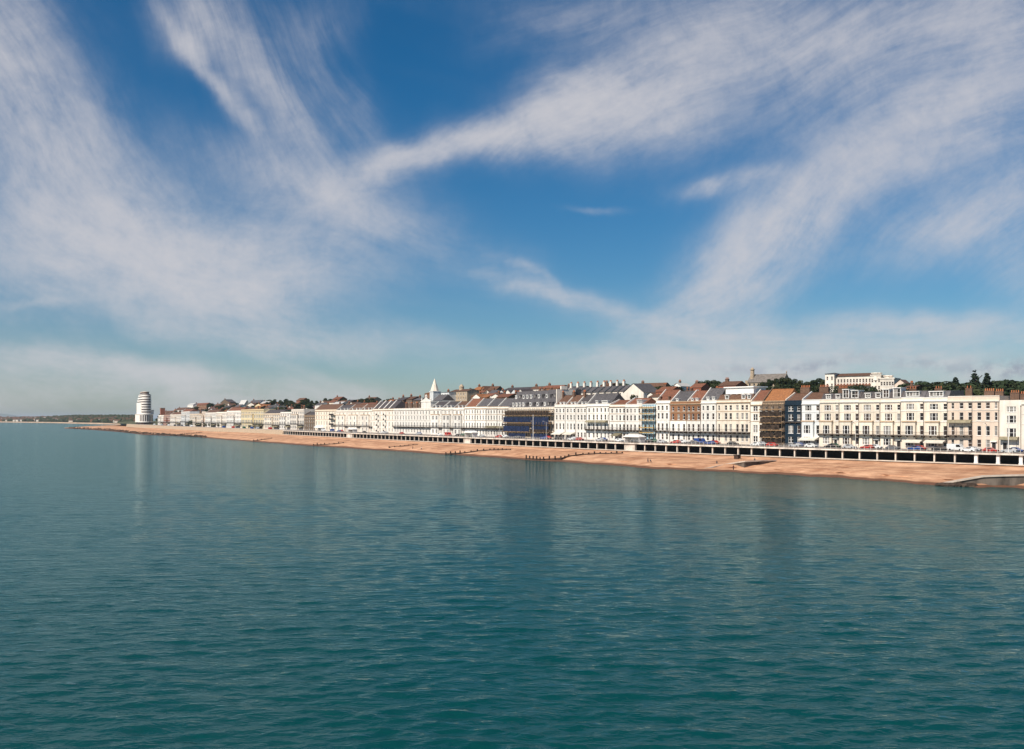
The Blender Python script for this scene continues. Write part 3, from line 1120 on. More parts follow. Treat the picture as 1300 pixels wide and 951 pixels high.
FARSPOTS = [(205, 'the end of the far row'), (212, 'the far red brick house'), (223, 'the low far pale house'), (235, 'the hipped-roof far house'), (248, 'the far cream house by the bushes'), (259, 'the narrow pinkish house'),
            (268, 'the far white house by the pinkish one'), (281, 'the far pale house by the villa'), (297, 'the grey-white villa'), (320, 'the yellow hotel'), (345, 'the sandy building'), (363, 'the lower bayed white house'),
            (378, 'the taller bayed white house'), (393, 'the low brown house'), (413, 'the cream corner hotel')]


def landmark(px):
    return min(SPOTS + FARSPOTS, key=lambda q_: abs(q_[0] - px))[1]


# --- right-hand terrace, from the picture's right edge towards the dark blue house
house(1297, 1326, 508, 'pale cream stucco house with flat parapet, past the house with the low olive canopy', 'warm', tri((1307, 't'), (1319, 's')), ('flat',), cornice=1,
      chim=[(1300, 5.5, 2.2, 2.4, 4)])
house(1269, 1297, 508, 'pale cream flat-topped house with a low olive canopy over its ground floor', 'warm', tri((1284, 't'),), ('flat',), cornice=0,
      canopy=[(1270, 1294, .29, 1.6, GREENAWN, 4.6)], chim=[(1277, 7, 2.4, 2.6, 4), (1289, 7, 2.0, 2.2, 4)], door=[1276])
house(1235, 1269, 502.5, 'tall pinkish beige house with white window frames beside a lower flat-topped house', 'pink',
      tri((1243, 's'), (1254, 's'), (1264.5, 'n')), ('flat',), cornice=2, chim=[(1242, 8, 1.7, 3.0, 5), (1255, 8, 1.5, 2.4, 4)], door=[1262], arch=(1,))
house(1203.5, 1235, 503, 'tall cream house with a curved olive canopy over its first-floor balcony', 'pink',
      tri((1209.5, 'n'), (1220.5, 's'), (1231.5, 's')), ('flat',), cornice=2, canopy=[(1204.5, 1234.5, .565, 1.5, GREENAWN, 4.4)], balcony=(.28, 1.4),
      chim=[(1219, 6, 2.6, 2.0, 2)], pale=.2)
house(1173.5, 1203.5, 504.5, 'cream house with white parapet and a long dormer, joined to the olive-canopied house', 'cream',
      tri((1185.5, 't'), (1200, 's')), ('mansard', 2.0, 'slate'), cornice=1, bay=(1176, 1193, .52, .8), balcony=(.27, 2.1), dormers=[(1187, 4.6, 2.0)],
      chim=[(1180, 6, 3.0, 2.4, 3)], awning=[(1177, 1202, AWN)], trim=WHITE, pale=.1)
house(1144, 1173.5, 504.5, 'cream house with white parapet, beside the house with big attic windows', 'cream',
      tri((1155.5, 't'), (1170, 's')), ('mansard', 2.0, 'slate'), cornice=1, bay=(1146.5, 1163.5, .52, .8), balcony=(.27, 2.1), dormers=[(1157, 4.6, 2.0)],
      chim=[(1147, 6, 3.0, 2.6, 3)], awning=[(1152, 1173, AWN)], trim=WHITE, pale=.1)
house(1118, 1144, 506, 'cream terraced house with two large white attic windows, next to a white-parapet house', 'cream',
      tri((1127.8, 't'), (1141, 's')), ('mansard', 2.4, 'dark'), cornice=1, bay=(1119.5, 1135, .53, .85), balcony=(.275, 2.0),
      dormers=[(1123, 2.3, 3.2), (1137, 2.7, 3.6)], door=[1141])
house(1091, 1118, 506.3, 'cream terraced house with two small white dormers and blinds drawn in its bay', 'cream',
      tri((1101, 't'), (1114, 's')), ('mansard', 2.2, 'dark'), cornice=1, bay=(1092.5, 1109, .53, .85), balcony=(.275, 2.0),
      dormers=[(1100, 2.0, 2.0), (1113, 1.9, 2.0)], door=[1113], pale=.5)
house(1066, 1091, 506.6, 'cream terraced house with two tall white glazed attic dormers above its bay', 'cream',
      tri((1075.7, 't'), (1087.8, 's')), ('mansard', 2.4, 'dark'), cornice=1, bay=(1067.3, 1082, .53, .85), balcony=(.275, 2.0),
      dormers=[(1072, 2.4, 3.4), (1083.5, 2.7, 3.0)], pale=.2)
house(1041, 1066, 507, 'cream terraced house with low dormers beside the pale grey house', 'cream',
      tri((1050.5, 't'), (1062.5, 's')), ('mansard', 2.0, 'dark'), cornice=1, bay=(1041.8, 1057.5, .53, .85), balcony=(.275, 2.0),
      dormers=[(1050, 2.0, 1.8), (1062, 1.8, 1.8)], chim=[(1055, 7, 4.0, 3.6, 6)], door=[1061], pale=.35)
house(1018, 1041, 507.5, 'pale grey house with a white parapet between the navy house and the cream terrace', 'grey',
      tri((1026, 't'), (1038, 's')), ('pitch', 2.6, 'brown'), cornice=2, bay=(1019.5, 1034, .53, .8), chim=[(1032, 6.5, 4.6, 3.8, 6)], trim=WHITE, awning=[(1019, 1040, AWN)], pale=.1)
house(996.5, 1018, 508.5, 'dark navy painted house with white windows next to the scaffolded brown house', 'navy',
      tri((1004, 'p'), (1014, 's')), ('pitch', 2.6, 'brown'), cornice=2, balcony=(.53, .6), trim=WALLS['navy'], pale=.75, chim=[(1008, 6.5, 4.8, 4.0, 6)])
house(968, 996.5, 509, 'brown brick house standing behind bare tube scaffolding', 'stock', tri((973, 's'), (981, 's'), (990, 's')), ('pitch', 4.4, 'orange'), cornice=1, trim=TAN, pale=.1)
house(953, 968, 509, 'narrow white house with dark cornice squeezed beside the scaffolded brown house', 'warm', tri((959, 'p'), (966, 'n')), ('pitch', 4.0, 'red'), cornice=2,
      trim=TAN, pale=.45)
rt, H10, W10, lx10, ro10 = house(910, 953, 507.5, 'wide cream house with tan string courses under a white glazed penthouse', 'cream',
      tri((912.8, 'n'), (921.5, 's'), (927.5, 's'), (936, 's'), (942.5, 's'), (948, 's')), ('mansard', 2.0, 'brown'), cornice=1, trim=TAN, balcony=(.275, 2.0),
      dormers=[(921, 1.8, 1.9), (942, 1.8, 1.9), (949, 1.6, 1.9)], pale=.3)
q = MB()
q.box(2.2, W10 - 1.0, 2.6, 9.5, H10 + 1.9, H10 + 4.6)
q.box(1.6, W10 - 0.4, 2.0, 10.0, H10 + 4.6, H10 + 5.0)
ph = q.build('penthouse', WHITE, rt)
for i in range(5):
    link('window', window_mesh('p', 1.8, 1.9, G_DARK if i % 2 else G_PALE), ph, (3.4 + i * (W10 - 5.2) / 4, 2.58, H10 + 2.4))
house(890, 910, 508.3, 'white house with sloping slate roof between the brown brick pair and the penthouse house', 'white', tri((892.8, 'n'), (898.4, 's'), (905.4, 's')),
      ('pitch', 4.8, 'slate'), dormers=[(897, 1.4, 1.4), (904, 1.4, 1.4)], balcony=(.275, 1.8), pale=.3)
house(872, 890, 509.3, 'red-roofed house of brown brick over white stucco, one of a pair', 'white', tri((874.5, 's'), (880, 's'), (886.8, 's')),
      ('pitch', 4.2, 'red'), brick_upper=.53, dormers=[(877, 1.4, 1.3), (883, 1.4, 1.3)], trim=TAN, balcony=(.275, 1.8), pale=.6)
house(851, 872, 509.6, 'slate-roofed house of brown brick over white stucco, one of a pair', 'white', tri((854.5, 's'), (861.5, 's'), (868.3, 's')),
      ('pitch', 4.2, 'slate'), brick_upper=.53, dormers=[(858, 1.3, 1.3)], trim=TAN, balcony=(.275, 1.8), pale=.5)
house(833, 851, 508.5, 'white house with raised parapet piers beside the pale blue scaffolded house', 'white', tri((836, 's'), (841, 's'), (846.5, 's')), ('pitch', 4.4, 'red'), pale=.15,
      balcony=(.275, 1.0), chim=[(836, 1.2, 1.7, 0.8, 0), (847, 1.2, 1.7, 0.8, 0)])
house(815.5, 833, 513, 'pale blue house standing behind yellow-boarded scaffolding', 'blue', tri((819, 's'), (824, 's'), (829.5, 's')), ('flat',), pale=.2, trim=WHITE)
house(794, 815.5, 513.2, 'lower white house with a ground-floor awning next to the pale blue house', 'white', tri((796.5, 's'), (801, 's'), (806, 's'), (811.5, 's')),
      ('pitch', 2.6, 'red'), balcony=(.30, 1.6), awning=[(800, 812, AWN)], dormers=[(810, 3.2, 1.9)], pale=.35)
house(774, 794, 513.4, 'lower white house with an olive awning, beside the big slate-roofed house', 'white', tri((777, 's'), (783, 's'), (787.2, 's'), (791.9, 's')),
      ('pitch', 1.9, 'red'), balcony=(.30, 1.6), awning=[(781, 790, GREENAWN)], trim=TAN, pale=.2)
house(745, 774, 512.5, 'white house with verandah balconies under a big slate gabled roof', 'white', tri((747.8, 's'), (753.6, 's'), (758, 's'), (763.3, 's'), (768.3, 's'), (772, 'n')),
      ('pitch', 4.6, 'slate'), balcony=(.30, 1.7), canopy=[(746, 772, .545, 1.7, GREENAWN, 4.0)], dormers=[(756, 1.6, 1.5), (766, 4.2, 1.4)], pale=.15)
for i, (a_, b_, lb, rf) in enumerate([(704, 718, 'white house with small-paned windows against the sheeted blue scaffolding', 'brown'),
                                      (718, 731.5, 'middle white house of three with pitched brown roofs and big chimneys', 'brown'),
                                      (731.5, 745, 'white house of three, adjoining the one with verandah balconies', 'dark')]):
    w = b_ - a_
    house(a_, b_, 513.6 - 0.1 * i, lb, 'white', tri((a_ + w * .19, 's'), (a_ + w * .5, 's'), (a_ + w * .81, 's')), ('pitch', 4.4, rf), pale=.15,
          chim=[(a_ + 1, 4.4, 6.0, 1.6, 4)], trim=WALLS['warm'], awning=[(a_ + 1, b_ - 1, AWN)] if i < 2 else None, dormers=[(a_ + 6, 1.3, 1.2), (a_ + 10.5, 1.3, 1.2)])
# the scaffolded hotel with the great slate mansard
rt, Hh, Wh, lxh, roh = house(645.5, 704, 517, 'long cream hotel with two rows of attic dormers behind blue scaffold sheeting', 'cream', 14, ('flat',), cat='hotel', name='hotel',
                             group=None, depth=16, pale=.15)
q = MB()
q.poly([(0.1, 0.6, Hh - .3), (Wh - 0.1, 0.6, Hh - .3), (Wh - 0.1, 4.2, Hh + 8.2), (2.0, 4.2, Hh + 8.2)])
q.poly([(2.0, 4.2, Hh + 8.2), (Wh - .1, 4.2, Hh + 8.2), (Wh - .1, 15.5, Hh + 8.6), (2.0, 15.5, Hh + 8.6)])
q.poly([(0.1, 0.6, Hh - .3), (2.0, 4.2, Hh + 8.2), (2.0, 15.5, Hh + 8.6), (0.1, 15.9, Hh - .3)])
q.poly([(Wh - .1, 0.6, Hh - .3), (Wh - .1, 15.9, Hh - .3), (Wh - .1, 15.5, Hh + 8.6), (Wh - .1, 4.2, Hh + 8.2)])
q.poly([(Wh - .1, 15.9, Hh - .3), (0.1, 15.9, Hh - .3), (2.0, 15.5, Hh + 8.6), (Wh - .1, 15.5, Hh + 8.6)])
mo = q.build('mansard_roof', ROOFS['slate'], rt)
for row, (zz, n) in enumerate(((0.5, 12), (4.4, 11))):
    for i in range(n):
        x = 1.8 + (Wh - 3.4) * (i + 0.5) / n
        yf = 0.62 + 3.6 * (zz + 0.2) / 8.5
        q = MB()
        q.box(-0.72, 0.72, 0, 1.5, 0, 1.75)
        q.box(-0.85, 0.85, -0.15, 1.6, 1.75, 1.92)
        q.quad((-0.45, -0.01, 0.35), (0.45, -0.01, 0.35), (0.45, -0.01, 1.55), (-0.45, -0.01, 1.55), 1)
        q.build('dormer', [WHITE if rnd.random() < .6 else ROOFS['slate'], G_PALE if rnd.random() < .4 else G_DARK], rt, (x, yf - 0.12, Hh + zz))
q = MB()
q.box(Wh - .1, Wh + .5, 1.0, 12, Hh - .3, Hh + 8.4)
q.box(Wh - .3, Wh + .7, 3.5, 7, Hh + 8.4, Hh + 10)
q.build('party_wall', WALLS['warm'], rt)
for i in range(4):
    a_ = 590 + i * 13.875
    w = 13.875
    house(a_, a_ + w, 516.2, ['plain white terraced house by the bow-fronted white pair, reddish roof slope', 'plain white terraced house second from the reddish roof slope, grey roof',
                              'plain white terraced house third from the reddish roof slope, grey roof', 'plain white terraced house touching the blue-sheeted hotel, grey roof'][i],
          'white', tri((a_ + w * .16, 's'), (a_ + w * .42, 's'), (a_ + w * .68, 's'), (a_ + w * .93, 's')), ('pitch', 4.4, 'red' if i == 0 else 'slate'),
          balcony=(.28, 1.5), canopy=[(a_ + .5, a_ + w - .5, .36, 1.5, GREENAWN, 5.2)] if i > 1 else None, trim=TAN, pale=.12)
for i in range(3):
    a_ = 547 + i * 14.33
    w = 14.33
    house(a_, a_ + w, 517.6, ['white house with square bays beside the pedimented hotel', 'white house with square bays in the middle of three', 'white house with square bays adjoining the long plain terrace'][i],
          'white', tri((a_ + w * .3, 't'), (a_ + w * .62, 't'), (a_ + w * .88, 'n')), ('pitch', 3.6, ['dark', 'dark', 'brown'][i]), bay=(a_ + w * .12, a_ + w * .78, .74, .9),
          balcony=(.28, 1.5), trim=WALLS['warm'], pale=.55, dormers=[(a_ + 5, 1.4, 1.4), (a_ + 10, 1.4, 1.4)])
rt, Hp, Wp, lxp, rop = house(500, 547, 518.3, 'white seafront hotel with a small pedimented attic and finials', 'white', 13, ('flat',), cat='hotel', name='hotel', group=None,
                             balcony=(.28, 1.4), trim=WALLS['warm'], pale=.3)
q = MB()
xa_, xb_ = lxp(534), lxp(546)
q.box(xa_, xb_, .35, 8, Hp - .3, Hp + 3.6)
q.box(xa_ - .3, xb_ + .3, .1, 8.2, Hp + 3.6, Hp + 4.0)
q.poly([(xa_, .2, Hp + 4.0), (xb_, .2, Hp + 4.0), ((xa_ + xb_) / 2, .2, Hp + 6.2)])
q.poly([((xa_ + xb_) / 2, .9, Hp + 6.2), (xb_, .9, Hp + 4.0), (xa_, .9, Hp + 4.0)])
q.quad((xa_, .2, Hp + 4.0), ((xa_ + xb_) / 2, .2, Hp + 6.2), ((xa_ + xb_) / 2, .9, Hp + 6.2), (xa_, .9, Hp + 4.0))
q.quad(((xa_ + xb_) / 2, .2, Hp + 6.2), (xb_, .2, Hp + 4.0), (xb_, .9, Hp + 4.0), ((xa_ + xb_) / 2, .9, Hp + 6.2))
pd = q.build('pediment', WALLS['white'], rt)
for xx in (xa_ + .6, (xa_ + xb_) / 2, xb_ - .6):
    q = MB()
    zz = Hp + (6.0 if abs(xx - (xa_ + xb_) / 2) < .1 else 4.0)
    q.cyl(xx, .6, zz, zz + 1.0, .5, .35); q.cyl(xx, .6, zz + 1.0, zz + 2.2, .6, .12)
    q.build('finial', WALLS['white'], pd)
for k in range(5):
    chimney(rop, 4 + k * 8.2, 7, Hp - .3, Hp + 3.4, 2.4)
# white block with sloping glazed attic
rt, Hs, Ws, lxs, ros = house(473, 500, 519, 'tall white block with dark open loggias and slanting attic party walls', 'warm', 7, ('flat',), cat='apartment block', name='apartment_block',
                             group=None, trim=TAN, pale=.2, depth=13)
for i in range(4):
    q = MB()
    x0 = .3 + i * (Ws - 1) / 4
    x1 = x0 + (Ws - 1) / 4 - .9
    q.poly([(x0, .6, Hs - .3), (x1, .6, Hs - .3), (x1, 6.2, Hs + 5.2), (x0, 6.2, Hs + 5.2)])
    q.poly([(x0, .6, Hs - .3), (x0, 6.2, Hs + 5.2), (x0, 12, Hs - .3)])
    q.poly([(x1, .6, Hs - .3), (x1, 12, Hs - .3), (x1, 6.2, Hs + 5.2)])
    q.poly([(x1, 12, Hs - .3), (x0, 12, Hs - .3), (x0, 6.2, Hs + 5.2), (x1, 6.2, Hs + 5.2)])
    q.build('roof_slope', ROOFS['dark'], rt)
    q = MB()
    out = [(.3, Hs - .2), (6.2, Hs + 5.7), (12, Hs - .2)]
    a0, a1 = x0 - .9, x0
    q.poly([(a0, *out[0]), (a0, *out[1]), (a0, *out[2])]); q.poly([(a1, *out[0]), (a1, *out[2]), (a1, *out[1])])
    q.quad((a0, *out[0]), (a1, *out[0]), (a1, *out[1]), (a0, *out[1])); q.quad((a0, *out[1]), (a1, *out[1]), (a1, *out[2]), (a0, *out[2]))
    q.build('party_wall', WALLS['white'], rt)
for i, fx in enumerate((.28, .62)):
    for zf in (.15, .38, .62, .83):
        q = MB()
        x = Ws * fx
        q.box(x - 1.0, x + 1.0, -1.5, -.02, zf * Hs - 1.5, zf * Hs - 1.3)
        q.box(x - 1.0, x + 1.0, -1.5, -1.44, zf * Hs - 1.3, zf * Hs - .4)
        q.build('loggia', IRON, rt)
for i in range(3):
    a_ = 427 + i * 15.33
    w = 15.33
    house(a_, a_ + w, [520.6, 520.4, 520.2][i], ['off-white bayed house next to the cream hotel with dark balconies', 'off-white bayed house with a pitched brown roof, middle of three',
                                                 'off-white bayed house touching the block with open loggias'][i], 'warm',
          tri((a_ + w * .28, 't'), (a_ + w * .6, 't'), (a_ + w * .88, 's')), ('pitch', 3.8, ['dark', 'brown', 'brown'][i]), bay=(a_ + w * .1, a_ + w * .76, .76, .9),
          balcony=(.27, 1.4), pale=.6, dormers=[(a_ + 4, 1.4, 1.4), (a_ + 9, 1.4, 1.4), (a_ + 13, 1.4, 1.4)])
rt, Hk, Wk, lxk, rok = house(400, 427, 520, 'cream corner hotel with dark balconies and a marquee at its foot', 'cream', 8, ('pitch', 4.0, 'brown'), cat='hotel', name='hotel', group=None, trim=TAN, pale=.55)
for zf in (.30, .53, .74):
    q = MB()
    x0, x1 = lxk(420), lxk(426)
    q.box(x0, x1, -1.6, -.02, zf * Hk - .25, zf * Hk); q.box(x0, x1, -1.6, -1.5, zf * Hk, zf * Hk + 1.0)
    q.build('balcony', IRON, rt)
house(386, 400, 527, 'low brown house set between the cream corner hotel and the white bayed houses', 'stock', 5, ('pitch', 2.6, 'dark'), trim=TAN, pale=.2)
far = [(370, 386, 519.5, 'tall white house with three-sided bays standing above its lower twin', 'warm', 'flat', None, 5),
       (356, 370, 523, 'lower white house with bays beside the sandy building with dark windows', 'white', 'flat', None, 5),
       (335, 356, 524.8, 'sandy building with dark recessed windows and a slate roof', 'cream', 'pitch', 'dark', 8),
       (306, 335, 519.6, 'tall yellow hotel with tan balconies, the tallest of the far seafront', 'yellow', 'flat', None, 9),
       (288, 306, 521.5, 'grey-white villa with big brown upper windows beside the yellow hotel', 'white', 'pitch', 'red', 5),
       (275, 288, 523.0, 'far pale house with wide windows next to the grey-white villa', 'warm', 'flat', None, 5),
       (261, 275, 523.8, 'far white house with wide windows touching a narrow pinkish one', 'white', 'pitch', 'brown', 5),
       (256.5, 261, 522.5, 'narrow pinkish brick house among far white ones', 'pink', 'flat', None, 2),
       (241, 256.5, 525.3, 'far cream house behind a row of bushes', 'cream', 'flat', None, 5),
       (230, 241, 522.5, 'far white house with a hipped roof taller than its neighbours', 'grey', 'pitch', 'red', 4),
       (216, 230, 526.3, 'low far pale house with a brown roof at the bottom of the hill', 'warm', 'pitch', 'brown', 5),
       (208, 216, 526.8, 'red brick house with orange panels beside a white one near the ship-shaped tower', 'red', 'pitch', 'brown', 3),
       (201, 208, 527, 'small white house at the end of the row near the ship-shaped tower', 'white', 'flat', None, 3)]
for xa, xb, yt, lb, wl, rk, rc, nc in far:
    Wd = (front(xb) - front(xa)).length
    nc = max(2, int(Wd / 5.2))
    house(xa, xb, yt, lb, wl, [(None, 't', Wd * (i + .5) / nc) for i in range(nc)], (rk, 3.2, rc) if rc else ('flat',), balcony=(.27, 1.6), bay=(xa + (xb - xa) * .08, xa + (xb - xa) * .55, .74, 1.3), awning=[(xa + (xb - xa) * .6, xb - (xb - xa) * .05, GREENAWN)], pale=.08, trim=TAN if wl in ('yellow', 'cream') else None,
          group='far houses along the seafront', chim=[((xa + xb) / 2, 5.5, 2.6 + (1.8 if rc else 0), 2.4, 4)])
rt = thing('brick_tower', 'square brown brick tower between the ship-shaped block and the first far houses', 'tower', front(198), shore_dir(198))
rt.location.z = GZ
q = MB(); q.box(-3, 3, 6, 12, 0, z_of(518.5, 1425) - GZ); q.build('shaft', WALLS['red'], rt)
q = MB(); q.box(-3.3, 3.3, 5.7, 12.3, z_of(518.5, 1425) - GZ, z_of(518.5, 1425) - GZ + .8); q.build('parapet', WALLS['stone'], rt)

# ---------------------------------------------------------------- the two-level promenade arcade
ARC = [p for p in EDGE if p.x / p.y < (1600 - CX) / FPX]


def walk(line, step):
    """points every step metres along a line, with their direction"""
    out, acc = [], 0.0
    for a, b in zip(line, line[1:]):
        L_ = (b - a).length
        d = (b - a) / L_
        while acc < L_:
            out.append((a + d * acc, math.atan2(d.y, d.x)))
            acc += step
        acc -= L_
    return out


def lofted(name, line, section, m_, parent=None):
    """sweep a closed (inland, height) section along a line"""
    b = MB()
    lines = [offset_line(line, w) for w, z in section]
    n, k = len(line), len(section)
    for i in range(n):
        for j in range(k):
            b.v.append((lines[j][i].x, lines[j][i].y, section[j][1]))
    for i in range(n - 1):
        for j in range(k):
            j2 = (j + 1) % k
            b.f.append((i * k + j, (i + 1) * k + j, (i + 1) * k + j2, i * k + j2)); b.m.append(0)
    b.f.append(tuple(range(k))); b.m.append(0)
    b.f.append(tuple((n - 1) * k + j for j in range(k - 1, -1, -1))); b.m.append(0)
    return b.build(name, m_, parent)


pale_conc = mat('painted_concrete', (0.66, 0.56, 0.46), var=0.12, scale=0.4)
white_conc = mat('white_concrete', (0.68, 0.60, 0.51), var=0.22, scale=0.35)
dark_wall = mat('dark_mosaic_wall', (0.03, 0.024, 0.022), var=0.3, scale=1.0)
wall_shadow = mat('shadow_dark_concrete', (0.075, 0.045, 0.03), var=0.3, scale=0.6)  # shadow under the walk edge put into the wall colour
arc = thing('promenade_arcade', 'long two-level concrete promenade with a dark colonnade under its deck', 'promenade')
lofted('deck_slab', ARC, [(-0.6, GZ - 0.30), (6.5, GZ - 0.30), (6.5, GZ + 0.10), (0.3, GZ + 0.10), (0.3, GZ + 0.16), (-0.6, GZ + 0.16)], white_conc, arc)
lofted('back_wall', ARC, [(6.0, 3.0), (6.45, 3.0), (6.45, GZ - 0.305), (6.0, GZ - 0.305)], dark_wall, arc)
lofted('lower_walk', ARC, [(-0.3, 4.0), (6.0, 4.0), (6.0, 4.15), (-0.3, 4.15)], asphalt, arc)
lofted('walk_edge', ARC, [(-0.9, 3.9), (-0.303, 3.9), (-0.303, 4.2), (-0.9, 4.2)], pale_conc, arc)
lofted('sea_wall', ARC, [(-0.6, 1.8), (5.8, 1.8), (5.8, 3.997), (-0.6, 3.897)], wall_shadow, arc)
colm, colw = MB(), MB()
colm.box(-0.22, 0.22, 0.05, 0.55, 4.15, GZ - 0.30); colm.box(-0.34, 0.34, -0.05, 0.65, GZ - 0.45, GZ - 0.30)
colw.box(-0.45, 0.45, 0.0, 0.7, 4.15, GZ - 0.30); colw.box(-0.55, 0.55, -0.08, 0.78, 4.15, 4.5)
colm, colw = colm.mesh('column', [pale_conc]), colw.mesh('column', [WHITE])
for p, a in walk(ARC, 6.0):
    px = CX + FPX * p.x / p.y
    link('column', colw if px > 1214 else colm, arc, (p.x, p.y, 0), a)
for px0, px1 in ((440, 447), (588.5, 597), (793.5, 806)):
    ln = [line_at(ARC, px0), line_at(ARC, (px0 + px1) / 2), line_at(ARC, px1)]
    lofted('infill_panel', ln, [(-0.05, 4.16), (0.8, 4.16), (0.8, GZ - 0.305), (-0.05, GZ - 0.305)], white_conc, arc)

fw_ = thing('sea_wall', 'low pale sea wall in front of the far seafront houses', 'wall')
lofted('parapet', EDGE_ALL[:len(LEFT)], [(-1.2, 3.0), (0.35, 3.0), (0.35, GZ + 0.3), (-0.2, GZ + 0.3)], WALLS['stone'], fw_)
lofted('coping', EDGE_ALL[:len(LEFT)], [(-0.35, GZ + 0.3), (0.5, GZ + 0.3), (0.5, GZ + 0.6), (-0.35, GZ + 0.6)], pale_conc, fw_)
rail_m = mat('pale_railing_paint', (0.62, 0.58, 0.52), rough=0.5, var=0.1, scale=2)
rl = thing('promenade_railing', 'pale metal railing along the edge of the upper promenade deck', 'railing')
for z in (0.55, 1.25):
    lofted('rail', ARC, [(-0.35, GZ + z), (-0.27, GZ + z), (-0.27, GZ + z + 0.05), (-0.35, GZ + z + 0.05)], rail_m, rl)
pb = MB()
for p, a in walk(ARC, 2.0):
    n_ = Vector((-math.sin(a), math.cos(a), 0)) * -0.31
    pb.box(p.x + n_.x - 0.045, p.x + n_.x + 0.045, p.y + n_.y - 0.045, p.y + n_.y + 0.045, GZ + 0.16, GZ + 1.27)
tag(pb.build('railing_post', rail_m, rl), kind='stuff')

# shelters on the deck above the infilled bays
for px, w, lb in ((443.5, 9, 'white beach shelter on the deck before the off-white bayed houses'), (593, 8, 'white beach shelter on the deck before the plain white terrace'),
                  (800, 9, 'white beach shelter with curved roof on the deck before the lower white houses')):
    p = line_at(ARC, px)
    a = shore_dir(px)
    sh = thing('beach_shelter', lb, 'shelter', (p.x, p.y, GZ + 0.1), a)
    q = MB(); q.box(-w / 2, w / 2, 3.6, 3.8, 0, 2.5); q.box(-w / 2, -w / 2 + .2, .8, 3.6, 0, 2.5); q.box(w / 2 - .2, w / 2, .8, 3.6, 0, 2.5); q.build('wall', WHITE, sh)
    q = MB()
    prof = [(-w / 2 - .5 + (w + 1) * k / 10, 2.5 + .9 * math.sin(math.pi * k / 10)) for k in range(11)]
    pts = prof + [(prof[-1][0], 2.3), (prof[0][0], 2.3)]
    n = len(pts)
    q.v = [(x, .4, z) for x, z in pts] + [(x, 4.0, z) for x, z in pts]
    q.f = [tuple(range(n))[::-1], tuple(range(n, 2 * n))] + [(k, (k + 1) % n, n + (k + 1) % n, n + k) for k in range(n)]
    q.m = [0] * len(q.f)
    q.build('roof', WHITE, sh)
    q = MB(); q.box(-w / 2 + .4, w / 2 - .4, 2.6, 3.4, .35, .5); q.build('bench', TIMBER, sh)


# ---------------------------------------------------------------- scaffolding
def scaffold(xa, xb, y_top, lifts, label, board, sheet_rects=(), out=1.6, nb=None):
    A, B = front(xa), front(xb)
    L_ = (B - A).length
    rz = math.atan2(B.y - A.y, B.x - A.x)
    Yc = (A.y + B.y) / 2
    root = thing('scaffolding', label, 'scaffolding', (A.x, A.y, GZ + 0.12), rz)
    H = z_of(y_top, Yc) - GZ
    zs = [z_of(y, Yc - 2) - GZ - 0.12 for y in lifts]
    nb = nb or max(3, int(L_ / 2.4))
    pm = MB(); pm.cyl(0, 0, 0, H, 0.07, n=6)
    pm = pm.mesh('pole', [POLE])
    for i in range(nb + 1):
        for yy in (-0.5, -out):
            link('pole', pm, root, (L_ * i / nb, yy, 0))
    for z in zs:
        q = MB(); q.box(-.3, L_ + .3, -out - .15, -0.46, z, z + 0.16); po = q.build('platform', board, root)
        q = MB(); q.box(-.3, L_ + .3, -out - .12, -out - .04, z + 0.95, z + 1.03); q.build('guard_rail', POLE, po)
        q = MB(); q.box(-.3, L_ + .3, -out - .17, -out - .13, z + 0.17, z + 0.42); q.build('toe_board', board, po)
    for i in range(0, nb - 1, 2):
        q = MB()
        for za, zb in zip([0] + zs[::-1], zs[::-1] + [H]):
            q.beam((L_ * i / nb, -out - .08, za), (L_ * (i + 1) / nb, -out - .08, zb), 0.06)
        q.build('brace', POLE, root)
    for x0, x1, ya, yb, *sm in sheet_rects:
        xs0, xs1 = L_ * x0, L_ * x1
        z1, z0 = z_of(ya, Yc - 2) - GZ - .12, z_of(yb, Yc - 2) - GZ - .12
        n = max(3, int((xs1 - xs0) / 0.8))
        q = MB()
        for k in range(n):
            xa_, xb_ = xs0 + (xs1 - xs0) * k / n, xs0 + (xs1 - xs0) * (k + 1) / n
            ya_, yb_ = -out - .22 - .10 * math.sin(k * 2.1) , -out - .22 - .10 * math.sin((k + 1) * 2.1)
            sa, sb = .12 * math.sin(k * 1.3 + z0), .12 * math.sin((k + 1) * 1.3 + z0)
            q.quad((xa_, ya_, z0 + sa), (xb_, yb_, z0 + sb), (xb_, yb_, z1), (xa_, ya_, z1))
        q.build('sheeting', sm[0] if sm else SHEET, root)
    return root


scaffold(968.5, 996, 511, (520.6, 529.5, 537.5, 547, 556), 'bare tube scaffolding with plank decks across the brown brick house', BOARD,
         [(.0, .97, 522.2, 528.2, NET_SHADE), (.03, 1, 531, 536.5, NET_SHADE), (0, .9, 539.2, 545, NET_SHADE), (0, .62, 549, 555, NET_SHADE), (.72, 1, 549, 555, NET_SHADE), (.1, 1, 558, 565, NET_SHADE)])  # dark sheets added to imitate the shaded interior between platforms
scaffold(816, 833, 514.5, (518.5, 526, 534, 543.5, 550), 'scaffolding with yellow planks in front of the pale blue house', YBOARD)
scaffold(643, 703.5, 518.5, (523.5, 528, 537.5, 549), 'wide scaffolding hung with dark blue sheets before the mansarded hotel', BOARD,
         [(.06, .98, 521.5, 527.3, NET_SHADE), (0, 1, 538.5, 540.5, NET_SHADE), (.6, 1, 545, 548.5, NET_SHADE),
          (.02, .62, 529.5, 536), (.63, .97, 529.5, 539.5), (.02, .58, 541, 548), (.63, .97, 541, 545), (.14, .50, 550.5, 557), (.62, .96, 550.5, 557)], out=2.2, nb=22)


# ---------------------------------------------------------------- trees
def leaf_material(name, c1, c2):
    m_ = mat(name, c1, rough=0.75, col2=c2, scale=0.55, spec=0.15)
    return m_


